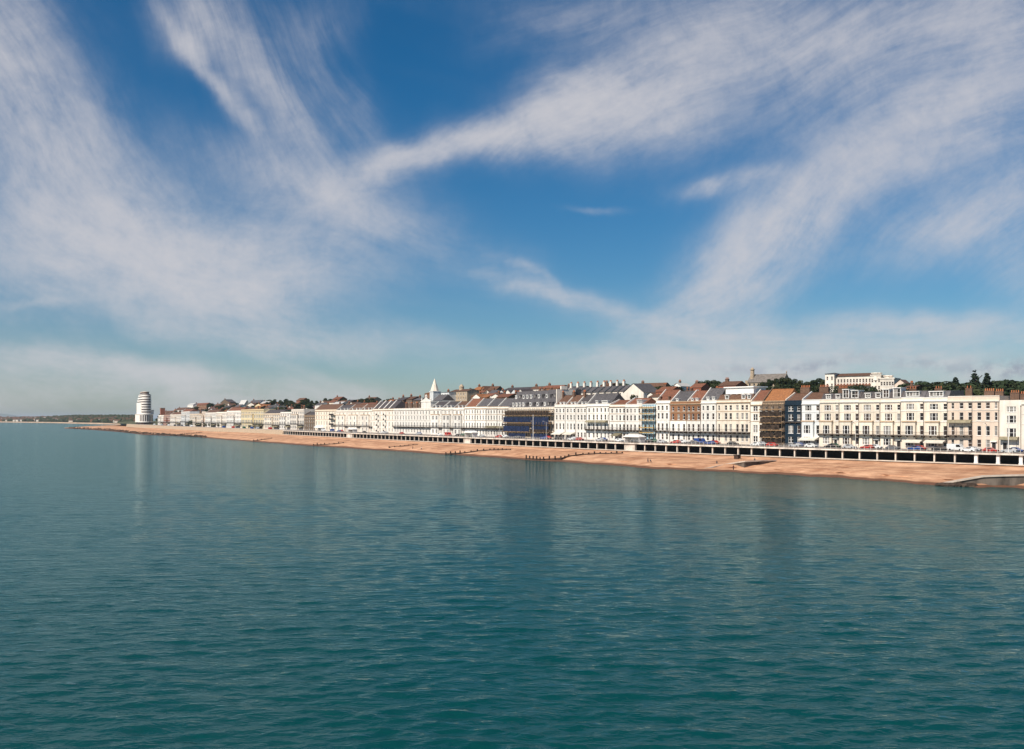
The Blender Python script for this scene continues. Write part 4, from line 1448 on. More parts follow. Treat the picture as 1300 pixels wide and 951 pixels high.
LEAF = [leaf_material('dark_leaf', (0.032, 0.048, 0.018), (0.012, 0.022, 0.009)), leaf_material('olive_leaf', (0.05, 0.058, 0.022), (0.018, 0.026, 0.010)),
        leaf_material('pine_leaf', (0.018, 0.030, 0.015), (0.008, 0.015, 0.008))]
BARK = mat('bark', (0.05, 0.035, 0.025), var=0.2, scale=3)
CROWNS, TRUNKS = {}, {}


def crown_mesh(kind, seed):
    """unit tree 10 m tall: leaf sprays scattered through lobes of the crown"""
    key = (kind, seed)
    if key in CROWNS: return CROWNS[key]
    g = random.Random(seed * 17 + len(kind))
    b = MB()
    lobes = []
    if kind == 'broad':
        for k in range(13):
            a, r_ = g.random() * 6.28, g.uniform(0.4, 2.9)
            lobes.append((r_ * math.cos(a), r_ * math.sin(a), g.uniform(3.2, 8.2) - r_ * 0.35, g.uniform(1.2, 2.1)))
        lobes.append((0, 0, 8.2, 1.7))
        N_ = 2300
    elif kind == 'conifer':
        for k in range(16):
            t = k / 15
            r_ = (1 - t) * 1.5
            a = g.random() * 6.28
            lobes.append((r_ * .5 * math.cos(a), r_ * .5 * math.sin(a), 1.8 + 7.8 * t, 0.45 + 1.3 * (1 - t) ** 0.8 * g.uniform(.7, 1.15)))
        N_ = 900
    else:
        for k in range(9):
            a, r_ = g.random() * 6.28, g.uniform(0.5, 4.2)
            lobes.append((r_ * math.cos(a), r_ * math.sin(a), g.uniform(2.0, 6.5), g.uniform(1.8, 2.9)))
        N_ = 1100
    wts = [l[3] ** 2 for l in lobes]
    for _ in range(N_):
        l = g.choices(lobes, wts)[0]
        while True:
            d = Vector((g.uniform(-1, 1), g.uniform(-1, 1), g.uniform(-1, 1)))
            if 0.2 < d.length < 1: break
        d = d.normalized() * (l[3] * d.length ** 0.4)
        c = Vector((l[0], l[1], l[2])) + Vector((d.x, d.y, d.z * 0.85))
        if c.z < 0.6: continue
        n = (d.normalized() + Vector((g.uniform(-1, 1), g.uniform(-1, 1), g.uniform(-.6, 1)))).normalized()
        u = n.orthogonal().normalized()
        u.rotate(Matrix.Rotation(g.random() * 6.28, 3, n))
        v = n.cross(u)
        s, t = g.uniform(.25, .55), g.uniform(.18, .4)
        b.quad(tuple(c - u * s), tuple(c + v * t * .6 - u * s * .1), tuple(c + u * s), tuple(c - v * t))
    me = b.mesh('crown', [LEAF[{'broad': seed % 2, 'conifer': 2, 'bush': (seed + 1) % 2}[kind]]])
    CROWNS[key] = me
    return me


def trunk_mesh(kind):
    if kind in TRUNKS: return TRUNKS[kind]
    b = MB()
    g = random.Random(5)
    top = {'broad': 6.5, 'conifer': 9.0, 'bush': 3.5}[kind]
    b.cyl(0, 0, -0.8, top * .5, 0.32, 0.22, 8)
    b.cyl(0, 0, top * .5, top, 0.22, 0.07, 8)
    for k in range(6):
        a = k * 1.05
        z = top * (.35 + .09 * k)
        b.beam((0, 0, z), (1.7 * math.cos(a), 1.7 * math.sin(a), z + 1.5), 0.13)
    me = b.mesh('trunk', [BARK])
    TRUNKS[kind] = me
    return me


TREE_N = [0]


def tree(px, py, E, kind, label, group, hmin=5.0, hmax=17.0, fat=1.0, base=None):
    Y = front(px).y + E
    p = ray(px, Y)
    z0 = ground_z(p.x, p.y) if base is None else base
    h = min(max(z_of(py, Y) - z0, hmin), hmax)
    i = TREE_N[0]; TREE_N[0] += 1
    root = thing({'broad': 'broadleaf_tree', 'conifer': 'conifer_tree', 'bush': 'shrub'}[kind], label, 'shrub' if kind == 'bush' else 'tree', (p.x, p.y, z0), i * 2.4, group)
    s = h / 10.0
    c = link('crown', crown_mesh(kind, i % (4 if kind == 'broad' else 2)), root); c.scale = (s * fat, s * fat, s)
    t = link('trunk', trunk_mesh(kind), root); t.scale = (s, s, s)
    return root


GRP = 'dark trees on the hill'
tr = random.Random(3)
# the wood above the right-hand terrace
for px, py in [(1153, 485), (1163, 484), (1172, 482), (1181, 484), (1190, 483.5), (1199, 482), (1207, 484), (1222, 485), (1230, 483), (1245, 484), (1262, 482), (1270, 481), (1279, 480), (1288, 481.5),
               (1297, 482), (1306, 482), (1316, 483), (1326, 482)]:
    for rowname, E, dy in zip(('on the crest', 'just above the roofs', 'halfway up'), *zip(*((tr.uniform(115, 150), tr.uniform(0, 1.0)), (tr.uniform(60, 92), tr.uniform(4, 8)), (tr.uniform(95, 112), tr.uniform(2, 4))))):
        tree(px + tr.uniform(-3, 3), py + dy, E, 'broad', 'dark tree %s behind %s' % (rowname, landmark(px)), 'wood above the right-hand terrace', fat=1.7, hmax=20)
tree(1213, 478.5, 130, 'conifer', 'smaller pointed conifer in the wood, apart from the two tallest', None, fat=1.1)
tree(1238, 469.5, 125, 'conifer', 'tallest dark conifer standing out of the wood', None, hmax=24, fat=1.0)
tree(1253, 473, 128, 'conifer', 'second tallest conifer, just beside the tallest one in the wood', None, hmax=22, fat=1.1)
# between church and hilltop villa
for px, py, E in [(968, 485, 170), (976, 482, 190), (985, 480, 200), (993, 478.5, 190), (1001, 479, 190), (1009, 480.5, 180), (1016, 482, 170), (975, 489, 120), (988, 487, 130), (1000, 487, 125), (1012, 488, 120),
                  (1024, 484, 180), (1032, 482, 180), (1040, 479.5, 175), (1046, 481, 170), (1030, 489, 120), (1042, 488, 120)]:
    tree(px, py, E, 'broad', 'dark tree below the ridge church behind %s' % landmark(px), 'trees below the ridge church', fat=1.35)
for px, py, E in [(px_, py_ - 4.2, E_) for px_, py_, E_ in [(1062, 489, 130), (1071, 490, 125), (1081, 488.5, 130), (1090, 488, 130), (1099, 489, 128), (1108, 491, 125), (1118, 493, 110), (1128, 493.5, 110)]]:
    tree(px, py, E, 'bush', 'dark shrub below the hilltop hotel behind %s' % landmark(px), 'shrubs below the hilltop hotel', hmin=3, fat=1.1)
for px, py, E in [(801, 494, 90), (808, 499, 80), (822, 494, 110), (828, 491, 130), (834, 490, 140), (840, 489, 140), (847, 489, 140), (854, 488.5, 140), (818, 491, 150), (812, 489, 170), (862, 490, 130)]:
    tree(px, py, E, 'broad', 'dark broadleaf tree on the slope behind %s' % landmark(px), 'trees behind the middle houses', fat=1.3)
for px, py in [(776, 486), (782, 485.5), (788, 485.5), (793, 486)]:
    tree(px, py, 240, 'broad', 'small dark tree in the row above the great pale gable', 'trees above the pale gable', hmin=4, fat=1.4)
for px, py in [(890, 483), (898, 482), (906, 481.5), (912, 483)]:
    tree(px, py, 190, 'broad', 'dark tree behind the white house with sloping slate roof', 'trees behind the slate roof', fat=1.3)
# far left hill
for px, py, E in [(342, 507, 330), (349, 506.5, 330), (356, 507.5, 320), (363, 506, 310), (369, 508, 300), (358, 513, 220), (364, 516, 200), (371, 514, 200), (384, 507, 300), (391, 506, 300), (396, 510, 260),
                  (388, 513, 200), (394, 516, 180), (402, 513, 220), (413, 505, 290), (420, 506, 280), (428, 506.5, 270), (436, 506, 270), (444, 507, 260), (452, 507, 260), (459, 505.5, 260), (466, 505, 260),
                  (472, 504.5, 250), (418, 511, 210), (430, 511, 210), (442, 511, 200), (455, 511, 200), (466, 510, 200), (493, 506, 200), (497, 505.5, 200), (262, 512, 300), (269, 511.5, 300), (300, 511, 320), (306, 510, 320),
                  (313, 509.5, 320), (214, 523, 150), (222, 521, 200), (229, 519.5, 200)]:
    tree(px, py, E, 'broad', 'dark tree %s on the far hill behind %s' % ('high' if E >= 250 else 'low', landmark(px)), 'trees on the far hill', fat=1.5)
for i in range(30):
    px = 206 + i * 6.4 + tr.uniform(-2, 2)
    yy = lerp_table([(206, 524), (230, 519), (262, 513.5), (300, 512), (400, 511)], px) + tr.uniform(0, 5)
    tree(px, yy, tr.uniform(70, 210), 'broad', 'dark tree among the stacked houses behind %s' % landmark(px), 'trees among the far houses', hmin=6, fat=1.6)
tree(597, 492.5, 130, 'conifer', 'dark pointed tree beside the rooftop cupola', None, fat=1.2)
for px in (236, 244, 250, 256, 262, 270, 278, 252, 266):
    tree(px, 536 if px != 244 else 531, -6, 'bush', 'dark bush in front of %s' % landmark(px), 'bushes before the far houses', hmin=3.5, hmax=9, base=GZ)
for px in (318, 324, 330):
    tree(px, 538.5, -5, 'bush', 'dark bush at the foot of the yellow hotel', 'bushes by the yellow hotel', hmin=3.5, hmax=6, base=GZ)


# ---------------------------------------------------------------- buildings behind the front
def back_house(xa, xb, yr, ye, E, wall, roof, label, along=True, nrow=2, name='hillside_house', cat='house', depth=9.0, chim=True, win=True, group='houses on the hill', zbase=None, hip=0.0):
    A = ray(xa, front(xa).y + E); B = ray(xb, front(xb).y + E)
    W_ = (B - A).length
    rz = math.atan2(B.y - A.y, B.x - A.x)
    Yc = (A.y + B.y) / 2
    inl = Vector((-math.sin(rz), math.cos(rz), 0)) * depth
    corners = [A, B, A + inl, B + inl]
    z0 = (min(ground_z(c.x, c.y) for c in corners) - 0.6) if zbase is None else zbase
    He, Hr = z_of(ye, Yc) - z0, z_of(yr, Yc + depth * .4) - z0
    if He < 2.5: z0 -= 2.5 - He; Hr += 2.5 - He; He = 2.5
    root = thing(name, label, cat, (A.x, A.y, z0), rz, group)
    nc = max(1, int(W_ / 2.8))
    rows_ = [He - 1.7 - 2.9 * k for k in range(nrow) if He - 1.7 - 2.9 * k > 1.2] if win else []
    ops, wins = [], []
    for zc in rows_:
        for i in range(nc):
            x = W_ * (i + .5) / nc
            ops.append((x - .5, x + .5, zc - .75, zc + .75)); wins.append((x, zc - .75))
    b = MB()
    facade(b, W_, 0, He, ops)
    b.quad((0, depth, 0), (0, 0, 0), (0, 0, He), (0, depth, He)); b.quad((W_, 0, 0), (W_, depth, 0), (W_, depth, He), (W_, 0, He))
    b.quad((W_, depth, 0), (0, depth, 0), (0, depth, He), (W_, depth, He))
    if along:
        if not hip:
            for xx in (0, W_):
                pts = [(xx, 0, He), (xx, depth, He), (xx, depth / 2, Hr)]
                b.poly(pts if xx else pts[::-1])
    else:
        for yy in (0, depth):
            pts = [(0, yy, He), (W_, yy, He), (W_ / 2, yy, Hr)]
            b.poly(pts if yy == 0 else pts[::-1])
    b.build('wall', WALLS[wall], root)
    for x, z in wins:
        link('window', window_mesh('s', 1.0, 1.5, pick_glass(.15)), root, (x, 0, z))
    q = MB()
    o = 0.35
    hx = hip * W_
    if Hr - He < 0.4:
        q.box(-o, W_ + o, -o, depth + o, He + .002, He + .4)
    elif along:
        k = (Hr - He) / (depth / 2)
        q.quad((-o, -o, He - o * k + .05), (W_ + o, -o, He - o * k + .05), (W_ + o - hx, depth / 2, Hr + .05), (-o + hx, depth / 2, Hr + .05))
        q.quad((W_ + o, depth + o, He - o * k + .05), (-o, depth + o, He - o * k + .05), (-o + hx, depth / 2, Hr + .05), (W_ + o - hx, depth / 2, Hr + .05))
        if hip:
            q.poly([(-o, depth + o, He - o * k + .05), (-o, -o, He - o * k + .05), (-o + hx, depth / 2, Hr + .05)])
            q.poly([(W_ + o, -o, He - o * k + .05), (W_ + o, depth + o, He - o * k + .05), (W_ + o - hx, depth / 2, Hr + .05)])
    else:
        k = (Hr - He) / (W_ / 2)
        q.quad((-o, depth + o, He - o * k + .05), (-o, -o, He - o * k + .05), (W_ / 2, -o, Hr + .05), (W_ / 2, depth + o, Hr + .05))
        q.quad((W_ + o, -o, He - o * k + .05), (W_ + o, depth + o, He - o * k + .05), (W_ / 2, depth + o, Hr + .05), (W_ / 2, -o, Hr + .05))
    ro = q.build('roof', ROOFS[roof], root)
    if chim:
        chimney(ro, W_ * .12 + .5, depth / 2, He, max(Hr, He) + 1.2, min(1.8, W_ * .25), pots=3)
    return root, W_, He, Hr, depth


# villa on the hilltop at right: long wing, square corner block, lower wing
vill = thing('hilltop_hotel', 'white hilltop hotel with long arched wing and brown roof above the cream terrace', 'hotel')
def villa_block(xa, xb, yt, yb, E, nm, roofc, nwin, rise, depth=10.0, red=False):
    A = ray(xa, front(xa).y + E); B = ray(xb, front(xb).y + E)
    W_ = (B - A).length; rz = math.atan2(B.y - A.y, B.x - A.x); Yc = (A.y + B.y) / 2
    z0 = ground_z((A.x + B.x) / 2, Yc) - 2.5
    H = z_of(yt, Yc) - z0
    zb = z_of(yb, Yc) - z0
    ops, wins = [], []
    for r_ in range(1 if red else 2):
        zc = H - 2.3 - 3.6 * r_
        if zc < 1.5: continue
        for i in range(nwin):
            x = W_ * (i + .5) / nwin
            ops.append((x - .45, x + .45, zc - .95, zc + .85)); wins.append((x, zc - .95))
    b = MB()
    facade(b, W_, 0, H, ops)
    b.quad((0, depth, 0), (0, 0, 0), (0, 0, H), (0, depth, H)); b.quad((W_, 0, 0), (W_, depth, 0), (W_, depth, H), (W_, 0, H)); b.quad((W_, depth, 0), (0, depth, 0), (0, depth, H), (W_, depth, H))
    o = b.build(nm, WALLS['warm'], vill, (A.x, A.y, z0), rz)
    for x, z in wins:
        link('window', window_mesh('a', .9, 1.8, G_BROWN), o, (x, 0, z))
    q = MB()
    if rise > .6:
        q.quad((-.5, -.5, H), (W_ + .5, -.5, H), (W_ - 2, depth / 2, H + rise), (2, depth / 2, H + rise)); q.quad((W_ + .5, depth + .5, H), (-.5, depth + .5, H), (2, depth / 2, H + rise), (W_ - 2, depth / 2, H + rise))
        q.poly([(-.5, depth + .5, H), (-.5, -.5, H), (2, depth / 2, H + rise)]); q.poly([(W_ + .5, -.5, H), (W_ + .5, depth + .5, H), (W_ - 2, depth / 2, H + rise)])
    else:
        q.box(-.3, W_ + .3, -.3, depth + .3, H + .003, H + .5)
    q.build('roof', ROOFS[roofc] if roofc else WALLS['warm'], o)
    if red:
        q = MB()
        n = 12
        zz = H - 3.95
        for i in range(n):
            x0, x1 = W_ * i / n, W_ * (i + 1) / n
            q.poly([(x0, -1.6, zz - .9), (x1, -1.6, zz - .9), ((x0 + x1) / 2, -.02, zz + .5)])
            q.poly([(x0, -1.6, zz - .9), ((x0 + x1) / 2, -.02, zz + .5), (x0, -.02, zz - .7)])
            q.poly([(x1, -1.6, zz - .9), (x1, -.02, zz - .7), ((x0 + x1) / 2, -.02, zz + .5)])
        q.build('verandah_roof', ROOFS['red'], o)
    return o
villa_block(1058.5, 1106, 477.5, 490, 165, 'long_wing', 'brown', 12, 1.6, red=True)
villa_block(1047.5, 1059, 474.5, 490, 163, 'corner_block', 'dark', 2, .7, 13)
villa_block(1105.5, 1118, 477, 497, 160, 'middle_block', None, 3, 0)
villa_block(1117.5, 1135, 481, 497, 155, 'lower_wing', None, 5, 0)
for px, w in ((1113, 2.4), (1128, 2.2)):
    Y = front(px).y + 162
    p = ray(px, Y); q = MB(); q.cyl(0, 0, 0, z_of(474.5 if px < 1120 else 478, Y) - z_of(483, Y), w, w * .9, 10); q.cyl(0, 0, z_of(474.5 if px < 1120 else 478, Y) - z_of(483, Y), z_of(474.5 if px < 1120 else 478, Y) - z_of(483, Y) + .5, w * 1.15, w * 1.15, 10)
    q.build('turret', WALLS['warm'], vill, (p.x, p.y, z_of(483, Y)))
back_house(1135.5, 1150, 482, 487.5, 140, 'pink', 'brown', 'pinkish gabled house beside the white hilltop hotel', along=False, chim=False, group=None)
back_house(1149, 1162, 489.5, 491.5, 75, 'brick', 'brown', 'flat brown brick block below the hilltop wood', nrow=1, group=None)

# church on the ridge
ch = thing('ridge_church', 'long stone church with slate roof and a slim bell turret on the ridge', 'church')
A = ray(949, front(949).y + 230); B = ray(994, front(994).y + 230)
W_ = (B - A).length; rz = math.atan2(B.y - A.y, B.x - A.x); Yc = (A.y + B.y) / 2
z0 = ground_z((A.x + B.x) / 2, Yc) - 2.0
ch.location = (A.x, A.y, z0); ch.rotation_euler = (0, 0, rz)
He, Hr = z_of(484.5, Yc) - z0, z_of(474.5, Yc) - z0
q = MB()
ops = [(W_ * (i + .5) / 8 - .6, W_ * (i + .5) / 8 + .6, He - 3.6, He - 1.0) for i in range(8) if He > 4.5]
facade(q, W_, 0, He, ops)
q.quad((0, 11, 0), (0, 0, 0), (0, 0, He), (0, 11, He)); q.quad((W_, 0, 0), (W_, 11, 0), (W_, 11, He), (W_, 0, He)); q.quad((W_, 11, 0), (0, 11, 0), (0, 11, He), (W_, 11, He))
q.poly([(0, 11, He), (0, 0, He), (0, 5.5, Hr)]); q.poly([(W_, 0, He), (W_, 11, He), (W_, 5.5, Hr)])
q.build('nave_wall', WALLS['stone'], ch)
for o_ in ops: link('window', window_mesh('a', 1.2, 2.6, G_DARK), ch, ((o_[0] + o_[1]) / 2, 0, o_[2]))
q = MB(); q.quad((-.2, -.5, He - .4), (W_ + .2, -.5, He - .4), (W_ + .2, 5.5, Hr + .05), (-.2, 5.5, Hr + .05)); q.quad((W_ + .2, 11.5, He - .4), (-.2, 11.5, He - .4), (-.2, 5.5, Hr + .05), (W_ + .2, 5.5, Hr + .05))
q.build('roof', mat('pale_weathered_slate', (0.17, 0.145, 0.125), var=0.2, scale=0.8), ch)
q = MB(); tx = 1.6; zt = z_of(465.5, Yc) - z0
q.cyl(tx, 3.5, 0, He + 3, 1.9, 1.5, 8); q.cyl(tx, 3.5, He + 3, zt - 1.6, 1.35, 1.2, 8); q.cyl(tx, 3.5, zt - 1.6, zt - 1.2, 1.6, 1.6, 8); q.cyl(tx, 3.5, zt - 1.2, zt, 1.2, .15, 8)
q.build('bell_turret', WALLS['stone'], ch)
q = MB(); q.box(-2.4, -.25, 2, 9, 0, He + 1.0); q.build('porch', WALLS['stone'], ch)
q = MB(); q.box(W_ - .2, W_ + .2, 5.3, 5.7, Hr + .1, Hr + 1.5); q.box(W_ - .18, W_ + .18, 4.9, 6.1, Hr + .8, Hr + 1.1); q.build('gable_cross', WALLS['stone'], ch)

# church with spire
Y = front(551).y + 70
p = ray(552.5, Y)
sp = thing('spired_church', 'pale stone church tower with a sharp cream spire behind the white hotels', 'church', (p.x, p.y, ground_z(p.x, p.y) - .5), shore_dir(551))
zt, zs = z_of(497.5, Y) - sp.location.z, z_of(480.5, Y) - sp.location.z
wt = 5.2 * Y / FPX
q = MB(); q.box(-wt, wt, -wt, wt, 0, zt); q.box(-wt - .25, wt + .25, -wt - .25, wt + .25, zt, zt + .5); tw = q.build('tower', WALLS['grey'], sp)
for x in (-1.6, 1.6): link('louvre_window', window_mesh('a', 1.3, 4.0, G_DARK), tw, (x, -wt, zt - 5.5))
q = MB(); q.cyl(-.8, 0, zt + .5, zs, 3.1, .08, 8); q.build('spire', WALLS['cream'], sp)
q = MB(); q.box(wt, wt + 14, -3, 6, 0, zt - 6); q.build('nave_wall', WALLS['grey'], sp)
q = MB(); q.poly([(wt, -3.4, zt - 6), (wt + 14, -3.4, zt - 6), (wt + 14, 1.5, zt - 2), (wt, 1.5, zt - 2)]); q.poly([(wt + 14, 6.4, zt - 6), (wt, 6.4, zt - 6), (wt, 1.5, zt - 2), (wt + 14, 1.5, zt - 2)]); q.poly([(wt + 14, -3.4, zt - 6), (wt + 14, 6.4, zt - 6), (wt + 14, 1.5, zt - 2)])
q.build('nave_roof', ROOFS['slate'], sp)

BH = [
    # xa, xb, ridge, eaves, E, wall, roof, label, along
    (539, 547.5, 497.8, 499.5, 80, 'brick', 'orange', 'orange-brown brick block beside the church spire', True, 2),
    (560, 570, 497.5, 498.2, 75, 'grey', 'slate', 'grey rendered flat-topped block on the other side of the spire', True, 3),
    (503, 512, 504.5, 508, 55, 'stock', 'dark', 'brown house behind the white hotel, topped by a tall chimney', True, 2),
    (513, 523, 503.5, 507, 60, 'stock', 'brown', 'brown terraced back house in the middle behind the white hotel', True, 2),
    (524, 534, 505, 508, 58, 'stock', 'slate', 'slate-roofed back house behind the white hotel, nearest the pediment', True, 2),
    (592, 601, 498, 503, 95, 'stone', 'brown', 'brown-roofed hillside house under the cupola building', True, 2),
    (600, 610, 491, 495, 150, 'stock', 'orange', 'hillside house with a bright orange roof, the highest over the plain terrace', True, 1),
    (610, 617, 490.3, 496, 150, 'brick', 'brown', 'brown gabled house touching the bright orange roof', False, 1),
    (617, 628, 490.5, 496.5, 150, 'stock', 'brown', 'long brown-roofed house on the hill above the small white gables', True, 1),
    (612, 620, 499.5, 503, 75, 'white', 'red', 'small white house with a red roof low on the hill behind the plain terrace', True, 1),
    (621, 629, 498.5, 502.5, 75, 'white', 'red', 'small white house on the hill between two red-roofed ones', True, 1),
    (600, 609, 500.5, 504, 75, 'warm', 'orange', 'small off-white house with an orange roof behind the plain terrace', False, 1),
    (630, 645, 500, 504, 60, 'brick', 'red', 'broad red-roofed house just behind the end of the plain terrace', True, 1),
    (633, 640, 495.5, 499, 110, 'grey', 'dark', 'small pale gable on the hill, left one of a row of four', False, 1),
    (641, 648, 495, 498.8, 110, 'white', 'dark', 'small white gable on the hill, second in a row of four', False, 1),
    (649, 656, 494.6, 498.5, 110, 'grey', 'dark', 'small pale gable on the hill, third in a row of four', False, 1),
    (657, 664, 494.3, 498.5, 110, 'white', 'dark', 'small white gable on the hill, touching the great slate mansard', False, 1),
    (640, 672, 491.8, 494.5, 190, 'stock', 'dark', 'long dark roof along the hill crest over the four small gables', True, 1),
    (672, 690, 490.5, 494, 190, 'warm', 'brown', 'long brown roof with pale walls over the mansarded hotel', True, 1),
    (688, 712, 489.2, 492.5, 190, 'brick', 'red', 'long dark red roof on the crest beyond the mansarded hotel', True, 1),
    (712, 740, 490.5, 493.5, 190, 'stock', 'dark', 'long low roof on the crest over the three pitched brown roofs', True, 1),
    (833, 851, 491, 497, 60, 'red', 'red', 'red-roofed house peeping behind the white house with parapet piers', True, 1),
    (762, 775, 486.5, 489, 200, 'brick', 'brown', 'brown house on the crest over the big slate gabled roof', True, 1),
    (806, 842, 486.3, 491, 230, 'stock', 'brown', 'long brown roof on the crest beyond the great pale gable', True, 1),
    (823, 838, 500, 504, 55, 'cream', 'brown', 'tan-walled low house just behind the pale blue scaffolded house', True, 1),
    (855, 864, 486.5, 490, 150, 'white', 'lead', 'small white house with shallow roof among hillside trees', False, 1),
    (876, 890, 487, 492, 140, 'red', 'red', 'red gabled house behind the brown brick pair', True, 1),
    (912, 934, 484.2, 489.5, 80, 'red', 'brown', 'broad red brick house with brown roof behind the penthouse', True, 1),
    (406, 413, 509, 512, 190, 'cream', 'brown', 'small cream house on the far hill behind the corner hotel', False, 2),
    (416, 424, 508, 511, 170, 'cream', 'red', 'cream house with red roof over the corner hotel', True, 2),
    (421, 432, 510, 513.5, 120, 'white', 'lead', 'white box-shaped house behind the corner hotel roof', True, 2),
    (422, 431, 503.8, 506.5, 330, 'red', 'red', 'red brick house on the far skyline among trees', True, 1),
    (462, 474, 504.3, 507, 300, 'stone', 'brown', 'stone house on the far skyline at the end of the tree line', True, 1),
    (434, 452, 512.5, 517, 60, 'stock', 'brown', 'brown-roofed row close behind the off-white bayed houses', True, 1),
    (453, 473, 511.5, 516, 60, 'brick', 'red', 'reddish-roofed row close behind the last off-white bayed house', True, 1),
    (330, 340, 509.5, 512.5, 300, 'white', 'lead', 'pale flat-roofed house on the far skyline beside the dark trees', True, 1),
    (316, 329, 508, 511.5, 300, 'grey', 'slate', 'grey slate-roofed house on the far skyline over the yellow hotel', True, 1),
    (322, 334, 512.5, 516, 170, 'yellow', 'orange', 'ochre gabled house behind the yellow hotel', False, 2),
    (302, 309, 508, 515, 250, 'cream', 'lead', 'slim cream tower-like house on the far hill', True, 3),
    (280, 291, 507, 511, 320, 'stock', 'dark', 'dark spiky-roofed house crowning the far hill', False, 2),
    (271, 280, 512.5, 516, 260, 'yellow', 'brown', 'yellowish house on the far hill left of the dark crowning house', True, 2),
    (243, 262, 511.8, 514, 280, 'brick', 'red', 'long brick block with red roof high on the far hill', True, 3),
    (238, 245, 512, 514, 260, 'white', 'lead', 'white end block beside the long brick block on the far hill', True, 3),
    (284, 298, 516.5, 519.5, 130, 'stock', 'brown', 'brown-roofed house stepped up behind the grey-white villa', True, 2),
    (262, 280, 517.5, 520, 120, 'red', 'red', 'red-roofed house stepped up behind the far white houses', True, 2),
    (222, 236, 517.5, 520.5, 180, 'white', 'brown', 'far white house on the slope behind the hipped-roof one', True, 2),
    (205, 220, 521.5, 524, 150, 'cream', 'brown', 'far cream house with brown roof low on the slope', True, 2),
    (336, 350, 514.5, 518, 150, 'grey', 'slate', 'grey house above the sandy building', True, 2),
    (352, 366, 518, 520.5, 110, 'warm', 'red', 'off-white red-roofed house behind the lower bayed house', True, 2),
    (376, 384, 505.3, 508.5, 330, 'red', 'brown', 'reddish house among the trees on the far skyline', True, 1),
]
for xa, xb, yr, ye, E, wl, rf, lb, al, nr in BH:
    back_house(xa, xb, yr, ye, E, wl, rf, lb, along=al, nrow=nr, chim=(xb - xa) > 8, hip=0.0)

# the rest of the town stepping up the hill
fh = random.Random(77)
COMBO = [('warm', 'brown', 'off-white', 'brown'), ('cream', 'red', 'cream', 'red'), ('stock', 'dark', 'brown brick', 'dark'), ('white', 'slate', 'white', 'slate'), ('brick', 'orange', 'reddish brick', 'orange')]
for x0, x1, n, yA, yB, where, grp in ((204, 398, 34, 512, 521, 'small %s house with %s roof packed on the far hill', 'small houses packed on the far hill'),
                                      (404, 545, 22, 507, 514, 'small %s house with %s roof behind the white hotels', 'small houses behind the white hotels'),
                                      (592, 720, 22, 494, 503, 'small %s house with %s roof on the hill above the plain terrace', 'small houses above the plain terrace'),
                                      (818, 915, 9, 492, 500, 'small %s house with %s roof behind the brown brick pair', 'small houses behind the brick pair')):
    for i in range(n):
        px = x0 + (x1 - x0) * (i + fh.random()) / n
        lowness = fh.random()
        yr = yA + (yB - yA) * lowness + (lerp_table([(204, 11), (240, 3), (300, -2), (398, -1)], px) if px < 400 else 0)
        w = fh.uniform(6, 11) * (1 if px > 590 else .8)
        c = COMBO[fh.randrange(5)]
        back_house(px - w / 2, px + w / 2, yr, yr + fh.uniform(2.2, 4.0), 45 + (1 - lowness) * fh.uniform(80, 150) * (1.6 if px < 400 else 1), c[0], c[1], '%s hillside house with %s roof behind %s' % (c[2], c[3], landmark(px)),
                   along=fh.random() < .6, nrow=2, group=grp, chim=fh.random() < .7, depth=8)

# building with the cupola
rt, Wc, Hec, Hrc, dc = back_house(571, 593, 494.2, 497, 85, 'stone', 'brown', 'stone building with shallow brown roof and a round cupola', nrow=3, name='domed_building', cat='building', group=None, chim=False)
q = MB(); q.cyl(Wc * .38, 4, Hec, Hrc + 1.6, 1.7, 1.6, 12); q.cyl(Wc * .38, 4, Hrc + 1.6, Hrc + 2.8, 1.8, .9, 12); q.cyl(Wc * .38, 4, Hrc + 2.8, Hrc + 3.3, .9, .2, 12)
q.build('cupola', WALLS['stone'], rt)
# the terrace running up the hill with white chimneys, closed by a great pale gable
STEP = []
for i in range(9):
    xa = 716 + i * 8.4
    STEP.append(back_house(xa, xa + 8.4, 492.3 - i * .35, 499 - i * .3, 62 + i * 2, 'warm', 'slate', '%s house of the stepped back-street row, counting from the great pale gable' % ('ninth eighth seventh sixth fifth fourth third second first'.split()[i]), chim=False, nrow=2,
               group='stepped row behind the verandah house', depth=10))
    st, w_, he_, hr_, d_ = STEP[-1]
    q = MB()
    q.poly([(-.2, -.2, he_ - .2), (-.2, d_ / 2, hr_ + .7), (-.2, d_ + .2, he_ - .2)][::-1]); q.poly([(.2, -.2, he_ - .2), (.2, d_ / 2, hr_ + .7), (.2, d_ + .2, he_ - .2)])
    q.quad((-.2, -.2, he_ - .2), (.2, -.2, he_ - .2), (.2, d_ / 2, hr_ + .7), (-.2, d_ / 2, hr_ + .7)); q.quad((.2, d_ + .2, he_ - .2), (-.2, d_ + .2, he_ - .2), (-.2, d_ / 2, hr_ + .7), (.2, d_ / 2, hr_ + .7))
    pw = q.build('party_wall', WALLS['warm'], st)
    chimney(pw, 0, d_ / 2, he_, hr_ + 2.4, 1.3, 1.0, WALLS['warm'], 3)
rt, Wg, Heg, Hrg, dg = back_house(791.5, 817, 487.3, 498, 78, 'warm', 'slate', 'great pale windowless gable wall closing the stepped row', along=False, nrow=0, win=False, chim=False, group=None, depth=12)

# ---------------------------------------------------------------- the ship-shaped apartment tower
def stadium(x0, x1, y0, y1, n=12):
    """long rectangle with a round bow at the +x end"""
    r_ = (y1 - y0) / 2
    cy = (y0 + y1) / 2
    pts = [(x0, y0)]
    for k in range(n + 1):
        a = -math.pi / 2 + math.pi * k / n
        pts.append((x1 + r_ * math.cos(a), cy + r_ * math.sin(a)))
    pts.append((x0, y1))
    return pts


